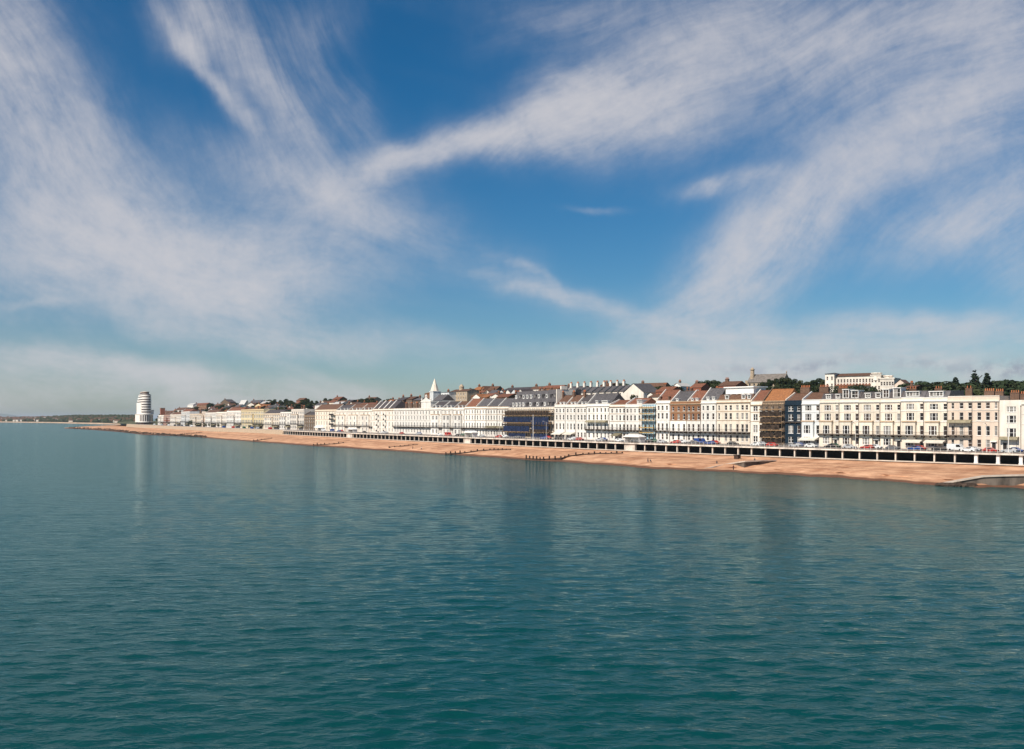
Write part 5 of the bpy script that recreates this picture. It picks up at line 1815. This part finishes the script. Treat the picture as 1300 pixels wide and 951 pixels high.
PF = front(181)
YM = PF.y
mc = thing('apartment_tower', 'tall white ship-shaped apartment tower with stacked rounded balconies at the seafront', 'apartment tower', (PF.x, PF.y, GZ), shore_dir(181))
zz = lambda py: z_of(py, YM) - GZ
shipwhite = mat('ship_white_render', (0.80, 0.75, 0.68), var=0.06, scale=0.3)
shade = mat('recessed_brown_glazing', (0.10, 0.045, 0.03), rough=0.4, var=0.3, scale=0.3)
podz, topz = zz(526.3), zz(500.5)
q = MB(); q.prism(stadium(-60, 0, -4.0, 15.5), 3.2, podz); po = q.build('podium', shipwhite, mc)
q = MB(); q.prism(stadium(-60, 0, -4.6, 16.1), 3.0, 3.8); q.prism(stadium(-60, 0, -4.6, 16.1), podz, podz + .8); q.build('podium_band', shipwhite, po)
q = MB(); q.prism(stadium(-60, 0, -2.5, 14), 0, 3.2); q.build('shopfront', shade, mc)
for k in range(11):
    a = -math.pi / 2 + math.pi * (k + .5) / 11
    q = MB(); q.box(-.06, .06, -.75, .75, 4.6, podz - .8)
    q.build('podium_window', G_BROWN, po, (9.8 * math.cos(a), 5.75 + 9.8 * math.sin(a), 0), a)
zc_ = podz + (topz - podz) * 5 / 8
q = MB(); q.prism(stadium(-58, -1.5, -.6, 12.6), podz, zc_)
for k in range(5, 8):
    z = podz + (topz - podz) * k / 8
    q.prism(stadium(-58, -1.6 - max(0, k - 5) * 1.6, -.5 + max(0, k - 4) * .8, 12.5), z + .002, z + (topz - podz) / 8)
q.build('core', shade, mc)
nf = 8
for k in range(nf + 1):
    z = podz + (topz - podz) * k / nf
    sb = 0 if k < 6 else (k - 5) * 1.6
    q = MB(); q.prism(stadium(-58, 0 - sb, -1.9 + max(0, k - 4) * .8, 13.2), z + .75, z + 2.95)
    if k < nf: q.build('balcony', shipwhite, mc)
q = MB(); q.box(-56, -1.8, -2.3, -.65, podz + .8, podz + (topz - podz) * .58); q.build('side_wall', shipwhite, mc)
q = MB(); q.prism(stadium(-52, -6, 1.0, 11.5), topz, topz + .7); q.build('roof_slab', shipwhite, mc)
q = MB(); q.prism(stadium(-45, -7, 2.0, 10.5), topz + .7, topz + 3.4); q.build('roof_cabin', shade, mc)
q = MB(); q.prism(stadium(-46, -6, 1.6, 11.0), topz + 3.4, topz + 4.2); q.build('cabin_roof', WALLS['pink'], mc)
q = MB(); q.box(-38, -3, 12.7, 17.2, podz + .8, zz(521.5)); q.build('wing', shipwhite, mc)
q = MB(); q.box(-38.3, -2.7, 12.4, 17.5, zz(521.5), zz(520.3)); q.build('wing_parapet', shipwhite, mc)

# ---------------------------------------------------------------- distant coast
coast_m = mat('distant_coast', (0.055, 0.06, 0.03), rough=0.95, var=0.3, scale=0.012, col2=(0.018, 0.027, 0.014), bump=3.0, bscale=0.03)
sand_m = mat('distant_sand', (0.52, 0.36, 0.24), var=0.15, scale=0.02)
FW = [(-260, 4300), (-60, 4000), (0, 3750), (60, 3300), (105, 2850), (140, 2550), (180, 2300)]
fr = random.Random(21)
rows, srows = [], []
for px in range(-260, 184, 4):
    Y0 = lerp_table(FW, px)
    rows.append([ray(px, Y0 + 25, 2.2)] + [ray(px, Y0 + E, 2.5 + h * (1 + .35 * math.sin(px * .11 + E * .01) + fr.uniform(-.12, .12)) * lerp_table([(-260, .6), (0, .55), (60, .8), (90, 1.05), (150, 1.0), (184, .6)], px))
                                           for E, h in ((60, 1.5), (200, 4), (420, 9), (700, 15), (1000, 18), (1400, 16), (2200, 5))])
    srows.append([ray(px, Y0 - 30, -1), ray(px, Y0, .2), ray(px, Y0 + 30, 3.2)])
grid_mesh('distant_coast', rows, coast_m)
grid_mesh('distant_beach', srows, sand_m)
q = MB()
for _ in range(240):
    px = fr.uniform(-40, 176); E = fr.uniform(60, 700)
    Y = lerp_table(FW, px) + E
    p = ray(px, Y)
    z = 2.5 + lerp_table([(60, 1.5), (200, 4), (420, 9), (700, 15)], E) * .8
    w, d, h = fr.uniform(7, 16), 9, fr.uniform(5, 8)
    mi = fr.choice([0, 0, 1, 2])
    q.box(p.x - w / 2, p.x + w / 2, p.y, p.y + d, z - 2, z + h, mi)
    q.poly([(p.x - w / 2, p.y - .5, z + h), (p.x + w / 2, p.y - .5, z + h), (p.x + w / 2, p.y + d / 2, z + h + 3), (p.x - w / 2, p.y + d / 2, z + h + 3)], 3)
dh = q.build('distant_houses', [WALLS['warm'], WALLS['pink'], WALLS['brick'], ROOFS['brown']])
tag(dh, 'tiny houses scattered along the distant coast', 'houses', kind='stuff')
q = MB()
for _ in range(2600):
    px = fr.uniform(-60, 182); E = fr.uniform(80, 1050)
    Y = lerp_table(FW, px) + E
    p = ray(px, Y)
    z = 2.5 + lerp_table([(60, 1.5), (200, 4), (420, 9), (700, 15), (1000, 17)], E) * lerp_table([(0, .55), (60, .8), (90, 1.05), (150, 1.0)], px)
    r_ = fr.uniform(4, 9)
    q.cyl(p.x, p.y, z - 2, z + r_ * .45, r_ * .7, r_, 6); q.cyl(p.x, p.y, z + r_ * .45, z + r_ * 1.1, r_, r_ * .35, 6)
dw = q.build('distant_woods', LEAF[1])
tag(dw, 'dark woods covering the distant coast', 'woods', kind='stuff')
rows = []
for px in range(-500, 60, 10):
    h = 150 * math.exp(-((px + 60) / 90.0) ** 2) + 30
    rows.append([ray(px, 24000, 0), ray(px, 24500, h * .55 * lerp_table([(-500, 1), (10, 1), (50, .1)], px)), ray(px, 26000, h * lerp_table([(-500, 1), (10, 1), (50, .1)], px))])
grid_mesh('far_downs', rows, mat('downland', (0.11, 0.13, 0.06), var=0.2, scale=0.001))

# ---------------------------------------------------------------- groynes, jetties, rocks
def groyne(pts, label, h=1.1, step=2.3):
    P = []
    for (x0, y0), (x1, y1) in zip(pts, pts[1:]):
        a, b = beach_at(x0, y0), beach_at(x1, y1)
        n = max(1, int((b - a).length / step))
        for k in range(n):
            t = k / n
            P.append(beach_at(x0 + (x1 - x0) * t, y0 + (y1 - y0) * t))
    P.append(beach_at(*pts[-1]))
    root = thing('groyne', label, 'groyne', P[0])
    g = random.Random(len(P))
    for i, p in enumerate(P):
        q = MB()
        hh = h * g.uniform(.75, 1.35) * (1 - .55 * i / len(P))
        q.cyl(0, 0, -1.2, hh, .36, .30, 7)
        q.build('post', TIMBER, root, p - P[0])
        if i % 2 == 0 and i + 1 < len(P):
            b = P[min(i + 2, len(P) - 1)]
            q = MB()
            hz = .42 * h * (1 - .55 * i / len(P))
            q.beam(p - P[0] + Vector((0, .1, hz * .4)), b - P[0] + Vector((0, .1, hz * .4)), .16, hz + .2)
            q.build('plank', TIMBER, root)
    return root


groyne([(566, 577.3), (590, 575.6), (606, 573.4), (622, 571.8), (648, 571.3)], 'weathered timber groyne on the shingle below the plain white terrace', 1.3)
groyne([(668, 585.2), (690, 584.5), (712, 583.2), (722, 580.2), (740, 577.6), (762, 576.6), (790, 575.8)], 'long timber groyne curving up the shingle below the three brown-roofed houses', 1.5)
groyne([(398, 566.0), (412, 564.9), (424, 564.0), (436, 562.4)], 'low dark groyne on the shingle below the cream corner hotel', 1.3)
groyne([(494, 568.5), (508, 567.0), (530, 564.6)], 'half-buried groyne on the shingle below the white hotel with a pediment', .8)
groyne([(322, 560.3), (332, 558.8), (345, 556.8)], 'small dark groyne below the yellow hotel', 1.0)
groyne([(226, 552.6), (240, 550.8), (256, 549.4)], 'small dark groyne below the far white houses', 1.2)

jet_m = mat('jetty_concrete', (0.15, 0.12, 0.095), var=0.35, scale=0.35, stretch=(1, 1, .3))
jet_top = mat('jetty_top', (0.56, 0.46, 0.37), var=0.12, scale=0.4)


def jetty(front_pts, width, label):
    """front_pts: (px, ground py, top py) along the wall's seaward foot"""
    lo, hi = [], []
    for px, yb, yt in front_pts:
        if yb > 620 or 594.5 < yb < 600:
            Y = CAMZ * FPX / (yb - HY); zb = 0.0
        else:
            p = beach_at(px, yb); Y, zb = p.y, p.z
        lo.append(ray(px, Y, zb - 1.4)); hi.append(ray(px, Y, max(z_of(yt, Y), zb + .1)))
    b = MB()
    n = len(lo)
    t = (lo[-1] - lo[0]); t.z = 0; t.normalize()
    inl = Vector((-t.y, t.x, 0)) * width
    for i in range(n - 1):
        b.quad(lo[i], lo[i + 1], hi[i + 1], hi[i], 0)
        b.quad(hi[i] - Vector((0, 0, .002)), hi[i + 1] - Vector((0, 0, .002)), hi[i + 1] + inl, hi[i] + inl, 1)
        b.quad(lo[i + 1] + inl, lo[i] + inl, hi[i] + inl, hi[i + 1] + inl, 0)
    b.quad(lo[0] + inl, lo[0], hi[0], hi[0] + inl, 0)
    b.quad(lo[-1], lo[-1] + inl, hi[-1] + inl, hi[-1], 0)
    root = thing('jetty', label, 'jetty')
    o = b.build('wall', [jet_m, jet_top], root)
    q = MB()
    for i in range(n - 1):
        a, c = hi[i] + Vector((0, -.12, -.05)), hi[i + 1] + Vector((0, -.12, -.05))
        q.beam(a, c, .5, .35)
    q.build('coping', jet_top, root)
    return root


jetty([(1190, 615.6, 615.0), (1215, 615.6, 610.4), (1248, 615.4, 604.6), (1275, 615.4, 603.6), (1300, 615.4, 603.2), (1350, 616, 603.6), (1400, 616.5, 604)], 4.0, 'grey concrete slipway wall at the water near the pinkish beige house')
jetty([(884, 597.4, 596.9), (905, 597.0, 593.0), (925, 596.0, 588.8), (945, 593.6, 585.8), (965, 590.0, 584.8), (985, 585.8, 584.4)], 2.2, 'grey concrete groyne wall on the shingle below the penthouse house')

q = MB()
g = random.Random(8)
for _ in range(900):
    if g.random() < .8:
        px = g.uniform(88, 262); py = lerp_table([(85, 544.0), (140, 547.0), (180, 551.2), (262, 556.0)], px) - g.uniform(0, 2.6)
    else:
        px = g.uniform(1192, 1235); py = g.uniform(616, 618)
    p = beach_at(px, py)
    s = g.uniform(.4, 1.7)
    n = 6
    i0 = len(q.v)
    for k, (zf, rf) in enumerate(((-.5, 1), (.35, .85), (.75, .4))):
        for j in range(n):
            a = 6.28 * j / n + k * .4
            q.v.append((p.x + s * rf * g.uniform(.7, 1.2) * math.cos(a), p.y + s * rf * g.uniform(.7, 1.2) * math.sin(a), p.z + s * zf * .6))
    for k in range(2):
        for j in range(n):
            j2 = (j + 1) % n
            q.f.append((i0 + k * n + j, i0 + k * n + j2, i0 + (k + 1) * n + j2, i0 + (k + 1) * n + j)); q.m.append(0)
    q.f.append(tuple(i0 + 2 * n + j for j in range(n))); q.m.append(0)
tag(q.build('shore_rocks', mat('weedy_rock', (0.07, 0.045, 0.03), var=0.3, scale=0.8)), 'dark weedy rocks scattered along the water at the low spit', 'rocks', kind='stuff')

# ---------------------------------------------------------------- vehicles
CARP = {}


def car_paint(name, c):
    return mat('car_paint_' + name, c, rough=0.25, var=0.03, scale=1, spec=0.6)


tyre = mat('tyre_rubber', (0.02, 0.02, 0.02), var=0.1, scale=3)
PAINTS = dict(red=car_paint('red', (0.42, 0.03, 0.02)), white=car_paint('white', (0.75, 0.75, 0.73)), silver=car_paint('silver', (0.42, 0.43, 0.44)), black=car_paint('black', (0.015, 0.015, 0.017)),
              blue=car_paint('blue', (0.02, 0.06, 0.22)), grey=car_paint('grey', (0.12, 0.12, 0.13)), green=car_paint('green', (0.03, 0.10, 0.06)))


def car_meshes(colr, van):
    key = (colr, van)
    if key in CARP: return CARP[key]
    L_, w, h = (5.0, 1.95, 2.1) if van else (4.2, 1.75, 1.46)
    if van:
        prof = [(-2.5, .35), (2.45, .35), (2.5, .95), (1.95, 1.1), (1.35, 2.0), (1.1, 2.1), (-2.45, 2.1), (-2.5, 1.9)]
        gl = [(1.82, 1.15), (1.36, 1.88), (.35, 1.88), (.35, 1.15)]
    else:
        prof = [(-2.1, .32), (2.05, .32), (2.1, .72), (1.9, .82), (.95, .93), (.30, 1.42), (-1.0, 1.46), (-1.75, 1.0), (-2.08, .92)]
        gl = [(.80, .96), (.28, 1.36), (-.95, 1.39), (-1.58, 1.0)]
    b = MB()
    n = len(prof)
    tuck = lambda z: w / 2 - (.14 if z > 1.2 and not van else 0)
    b.v = [(x, -tuck(z), z) for x, z in prof] + [(x, tuck(z), z) for x, z in prof]
    b.f = [tuple(range(n)), tuple(range(2 * n - 1, n - 1, -1))] + [(k, n + k, n + (k + 1) % n, (k + 1) % n) for k in range(n)]
    b.m = [0] * len(b.f)
    body = b.mesh('body', [PAINTS[colr]])
    b = MB()
    for sgn in (-1, 1):
        pts = [(x, sgn * (tuck(z) + .012 + (0 if van else .0)), z) for x, z in gl]
        if not van: pts = [(x, sgn * (w / 2 - .14 * (z - .9) / .5 + .02), z) for x, z in gl]
        b.poly(pts[::sgn])
    win = b.mesh('window_glass', [G_DARK])
    b = MB()
    i0 = 0
    N_ = 10
    for yy in (-.11, .11):
        for k in range(N_):
            a = 6.283 * k / N_
            b.v.append((.33 * math.cos(a), yy, .33 + .33 * math.sin(a)))
    b.f = [tuple(range(N_)), tuple(range(2 * N_ - 1, N_ - 1, -1))] + [(k, N_ + k, N_ + (k + 1) % N_, (k + 1) % N_) for k in range(N_)]
    b.m = [0] * len(b.f)
    wh = b.mesh('wheel', [tyre])
    CARP[key] = (body, win, wh, L_, w)
    return CARP[key]


NEAR = [(1290, 'terrace end'), ]


def car(px, w_off, colr, label, van=False, group='cars parked along the seafront', flip=False):
    p = line_at(EDGE_ALL, px)
    a = shore_dir(px)
    n = Vector((-math.sin(a), math.cos(a), 0))
    # keep the car in the picture column of px although it stands further inland
    q = p + n * w_off
    t = Vector((math.cos(a), math.sin(a), 0))
    u = (px - CX) / FPX
    k = (u * q.y - q.x) / (t.x - u * t.y)
    q = q + t * k
    body, win, wh, L_, w = car_meshes(colr, van)
    r_ = thing('parked_van' if van else 'parked_car', label, 'van' if van else 'car', (q.x, q.y, GZ), a + (math.pi if flip else 0), group)
    link('body', body, r_); link('window_glass', win, r_)
    for x in (-L_ * .31, L_ * .31):
        for s in (-1, 1):
            link('wheel', wh, r_, (x, s * (w / 2 - .1), 0))


cr = random.Random(5)
cset = ['silver', 'red', 'white', 'black', 'blue', 'grey', 'red', 'silver', 'black', 'white']
seen = set()
for i, (px, where) in enumerate(SPOTS):
    c = cset[i % len(cset)]
    car(px + cr.uniform(-3, 3), 9.6, c, '%s car parked in the road before %s' % (c, where), flip=i % 2 == 0)
    if i % 2 == 0:
        c2 = cset[(i * 3 + 4) % len(cset)]
        if c2 == c: c2 = 'green'
        car(px + 9 * (300 / front(px).y), 17.0, c2, '%s car at the far kerb before %s' % (c2, where))
car(1214, 17.0, 'white', 'white van at the kerb between the olive-canopied house and its neighbour', True)
car(889, 17.0, 'blue', 'dark blue van at the kerb between the red-roofed brick house and its white neighbour', True)
car(569, 9.6, 'red', 'red van parked before the square-bayed white houses', True)
car(411, 9.6, 'white', 'white van parked before the cream corner hotel', True)
car(422, 12.0, 'blue', 'blue van standing before the cream corner hotel', True)
for px, c, where in [(196, 'white', 'brick tower'), (205, 'silver', 'end of the row by the ship-shaped tower'), (214, 'white', 'red brick house'), (222, 'black', 'low far pale house'), (231, 'grey', 'hipped-roof far house'), (243, 'white', 'far cream house behind bushes'),
                     (284, 'blue', 'far pale house by the grey-white villa'), (296, 'red', 'grey-white villa'), (310, 'green', 'yellow hotel'), (320, 'blue', 'middle of the yellow hotel'), (327, 'silver', 'bushes of the yellow hotel'), (343, 'red', 'sandy building')]:
    car(px, 9.0, c, 'distant %s van parked before the %s' % (c, where), True, 'vans parked on the far seafront')

# marquee at the corner hotel
p = front(408); a = shore_dir(408)
mq = thing('marquee', 'white marquee with scalloped ridge before the cream corner hotel', 'marquee', (p.x, p.y, GZ + .12), a)
for k in range(3):
    q = MB(); x0 = -9 + k * 6
    q.poly([(x0, -3.4, 2.3), (x0 + 6, -3.4, 2.3), (x0 + 3, -1.8, 4.4)]); q.poly([(x0 + 6, -3.4, 2.3), (x0 + 6, -.2, 2.3), (x0 + 3, -1.8, 4.4)]); q.poly([(x0 + 6, -.2, 2.3), (x0, -.2, 2.3), (x0 + 3, -1.8, 4.4)]); q.poly([(x0, -.2, 2.3), (x0, -3.4, 2.3), (x0 + 3, -1.8, 4.4)])
    q.build('canvas_roof', WHITE, mq)
    for xx in (x0 + .1, x0 + 5.9):
        q = MB(); q.box(xx - .06, xx + .06, -3.35, -3.23, 0, 2.32); q.build('pole', WHITE, mq)

# ---------------------------------------------------------------- street lamps and masts
LM = MB(); LM.cyl(0, 0, 0, 8.0, .10, .06, 8); LM.beam((0, 0, 7.95), (0, -1.3, 8.3), .07); LMm = LM.mesh('pole', [rail_m])
LB = MB(); LB.cyl(0, 0, 0, .8, .19, .16, 8); LBm = LB.mesh('base', [rail_m])
LH = MB(); LH.box(-.16, .16, -1.9, -1.2, 8.25, 8.42); LHm = LH.mesh('lamp_head', [rail_m])
for i, (p, a) in enumerate(walk(ARC, 42.0)):
    px = CX + FPX * p.x / p.y
    if px > 1330: continue
    n = Vector((-math.sin(a), math.cos(a), 0))
    q = p + n * 7.4
    r_ = thing('street_lamp', 'slim pale lamp post on the promenade before %s' % landmark(px), 'street lamp', (q.x, q.y, GZ + .12), a, 'lamp posts along the promenade')
    for nm, me in (('pole', LMm), ('base', LBm), ('lamp_head', LHm)): link(nm, me, r_)
for px, h, lb in ((1278, 10.5, 'tall bare flagpole on the deck before the low olive canopy'), (674, 11.0, 'tall white flagpole on the deck before the blue-sheeted hotel'), (752.5, 9.5, 'white flagpole on the deck before the verandah house'),
                  (129.5, 9.0, 'thin mast standing on the low spit')):
    if px > 200:
        p = line_at(ARC, px); p = Vector((p.x, p.y, GZ + .1))
        p += Vector((-math.sin(shore_dir(px)), math.cos(shore_dir(px)), 0)) * 1.2
    else:
        p = beach_at(px, 541.5)
    fp = thing('flagpole', lb, 'flagpole', p)
    q = MB(); q.cyl(0, 0, -.3, h, .13, .09, 8); q.build('mast', WHITE, fp)
    q = MB(); q.cyl(0, 0, h, h + .3, .2, .05, 8); q.build('truck', WHITE, fp)
    q = MB(); q.box(-.4, .4, -.4, .4, -.3, .35); q.build('foot', white_conc, fp)


# ---------------------------------------------------------------- people on the beach
skin_m = mat('skin', (0.45, 0.26, 0.18), var=0.05, scale=4)
hair_m = mat('dark_hair', (0.03, 0.02, 0.015), var=0.1, scale=8)
CL = dict(black=mat('black_cloth', (0.02, 0.02, 0.022), var=0.2, scale=4), maroon=mat('maroon_cloth', (0.16, 0.03, 0.03), var=0.2, scale=4), navy=mat('navy_cloth', (0.02, 0.03, 0.07), var=0.2, scale=4),
          grey=mat('grey_cloth', (0.12, 0.11, 0.11), var=0.2, scale=4), white=mat('white_cloth', (0.6, 0.58, 0.55), var=0.1, scale=4))


def skinned(name, chains, m_, parent):
    """chains of (point, radius) that share their first point -> one smooth body"""
    v, e, r_ = [], [], []
    idx = {}
    for ch_ in chains:
        last = None
        for p, r0 in ch_:
            k = tuple(round(c, 4) for c in p)
            if k not in idx:
                idx[k] = len(v); v.append(p); r_.append(r0)
            if last is not None and last != idx[k]: e.append((last, idx[k]))
            last = idx[k]
    me = bpy.data.meshes.new(name)
    me.from_pydata(v, e, [])
    me.materials.append(m_)
    o = link(name, me, parent)
    md = o.modifiers.new('skin', 'SKIN')
    for i, sv in enumerate(me.skin_vertices[0].data):
        sv.radius = (r_[i], r_[i]); sv.use_root = (i == 0)
    sb = o.modifiers.new('smooth', 'SUBSURF'); sb.levels = 1; sb.render_levels = 1
    return o


def person(px, py, label, top, legs, pose='walk', face=0.0):
    p = beach_at(px, py)
    r_ = thing('person', label, 'person', (p.x, p.y, p.z - .03), face, 'people on the beach')
    if pose == 'sit':
        pel = (0, 0, .18)
        knees = [(.38, -.12, .42), (.40, .12, .42)]; feet = [(.62, -.12, .06), (.64, .12, .06)]
        ch_ = (-.06, 0, .55); nk = (-.05, 0, .70); hd = (-.02, 0, .86)
        el = [(.05, -.26, .42), (.05, .26, .42)]; ha = [(.30, -.18, .38), (.30, .18, .38)]
    else:
        s = .24 if pose == 'walk' else .06
        pel = (0, 0, .92)
        knees = [(s * .7, -.09, .50), (-s * .3, .09, .49)]; feet = [(s, -.09, .07), (-s, .09, .09)]
        lean = .28 if pose == 'bend' else .04
        ch_ = (lean, 0, 1.30 - lean * .25); nk = (lean * 1.3, 0, 1.48 - lean * .4); hd = (lean * 1.5 + .02, 0, 1.64 - lean * .5)
        el = [(lean - .06, -.24, 1.12 - lean * .3), (lean + .05, .24, 1.12 - lean * .3)]; ha = [(lean + .08, -.25, .88 - lean * .3), (lean + .16, .22, .90 - lean * .3)]
    sh = [(ch_[0], -.17, ch_[2] + .10), (ch_[0], .17, ch_[2] + .10)]
    ank = [(f[0] + .14, f[1], max(.04, f[2] - .03)) for f in feet]
    body = [[(pel, .12), (ch_, .14), (nk, .06), (hd, .095), ((hd[0], 0, hd[2] + .10), .07)]]
    for i in range(2):
        body.append([(pel, .12), ((pel[0] + .02, (-.09, .09)[i], pel[2] - .06), .09), (knees[i], .06), (feet[i], .04), (ank[i], .035)])
        body.append([(ch_, .14), (sh[i], .06), (el[i], .045), (ha[i], .032), ((ha[i][0] + .06, ha[i][1], ha[i][2] - .07), .03)])
    skinned('body', body, skin_m, r_)
    skinned('jacket', [[(pel, .155), (ch_, .175), ((nk[0], 0, nk[2] - .05), .08)]] + [[(ch_, .175), (sh[i], .085), (el[i], .065), (tuple((Vector(el[i]) * .25 + Vector(ha[i]) * .75)), .05)] for i in range(2)], CL[top], r_)
    skinned('trousers', [[(pel, .15), ((pel[0] + .02, (-.09, .09)[i], pel[2] - .06), .115), (knees[i], .085), (tuple(Vector(feet[i]) + Vector((0, 0, .03))), .06)] for i in range(2)], CL[legs], r_)
    q = MB(); q.cyl(hd[0] - .015, 0, hd[2] + .02, hd[2] + .17, .115, .07, 8); q.build('hair', hair_m, r_)


person(822.5, 587.5, 'person in dark clothes walking up the shingle beside a companion', 'black', 'navy', 'walk', R(20))
person(826.5, 588.6, 'person in navy bending forward on the shingle beside a walker', 'navy', 'black', 'bend', R(150))
person(931, 597.2, 'person in maroon standing alone at the end of the concrete groyne', 'maroon', 'black', 'stand', R(-60))
person(910, 588.5, 'person in black sitting on the shingle near the concrete groyne', 'black', 'grey', 'sit', R(-100))
person(958, 585.0, 'person in grey sitting against the upper end of the concrete groyne', 'grey', 'black', 'sit', R(-90))
person(524, 570.2, 'small figure in maroon on the shingle below the block with open loggias', 'maroon', 'black', 'stand', R(30))
person(535, 571.3, 'small figure in white on the shingle below the pedimented hotel', 'white', 'black', 'walk', R(200))
# a dark winch box on the upper beach
p = beach_at(936, 582.5)
wb = thing('storage_box', 'dark wooden box on the shingle above the concrete groyne', 'box', p, shore_dir(936))
q = MB(); q.box(-.9, .9, -.7, .7, -.2, 1.2); q.build('case', TIMBER, wb)
q = MB(); q.box(-1.0, 1.0, -.8, .8, 1.2, 1.35); q.build('lid', TIMBER, wb)

# ---------------------------------------------------------------- air
hz = MB()
hz.box(-95000, 95000, -95000, 95000, -12, 95)
ho = hz.build('haze', bpy.data.materials.new('haze'))
hm = ho.data.materials[0]
hm.use_nodes = True
hm.node_tree.nodes.clear()
om = hm.node_tree.nodes.new('ShaderNodeOutputMaterial')
pv = hm.node_tree.nodes.new('ShaderNodeVolumePrincipled')
pv.inputs['Color'].default_value = (0.80, 0.90, 1.0, 1)
pv.inputs['Density'].default_value = 0.00004
pv.inputs['Anisotropy'].default_value = 0.2
hm.node_tree.links.new(pv.outputs[0], om.inputs['Volume'])
tag(ho, kind='stuff')
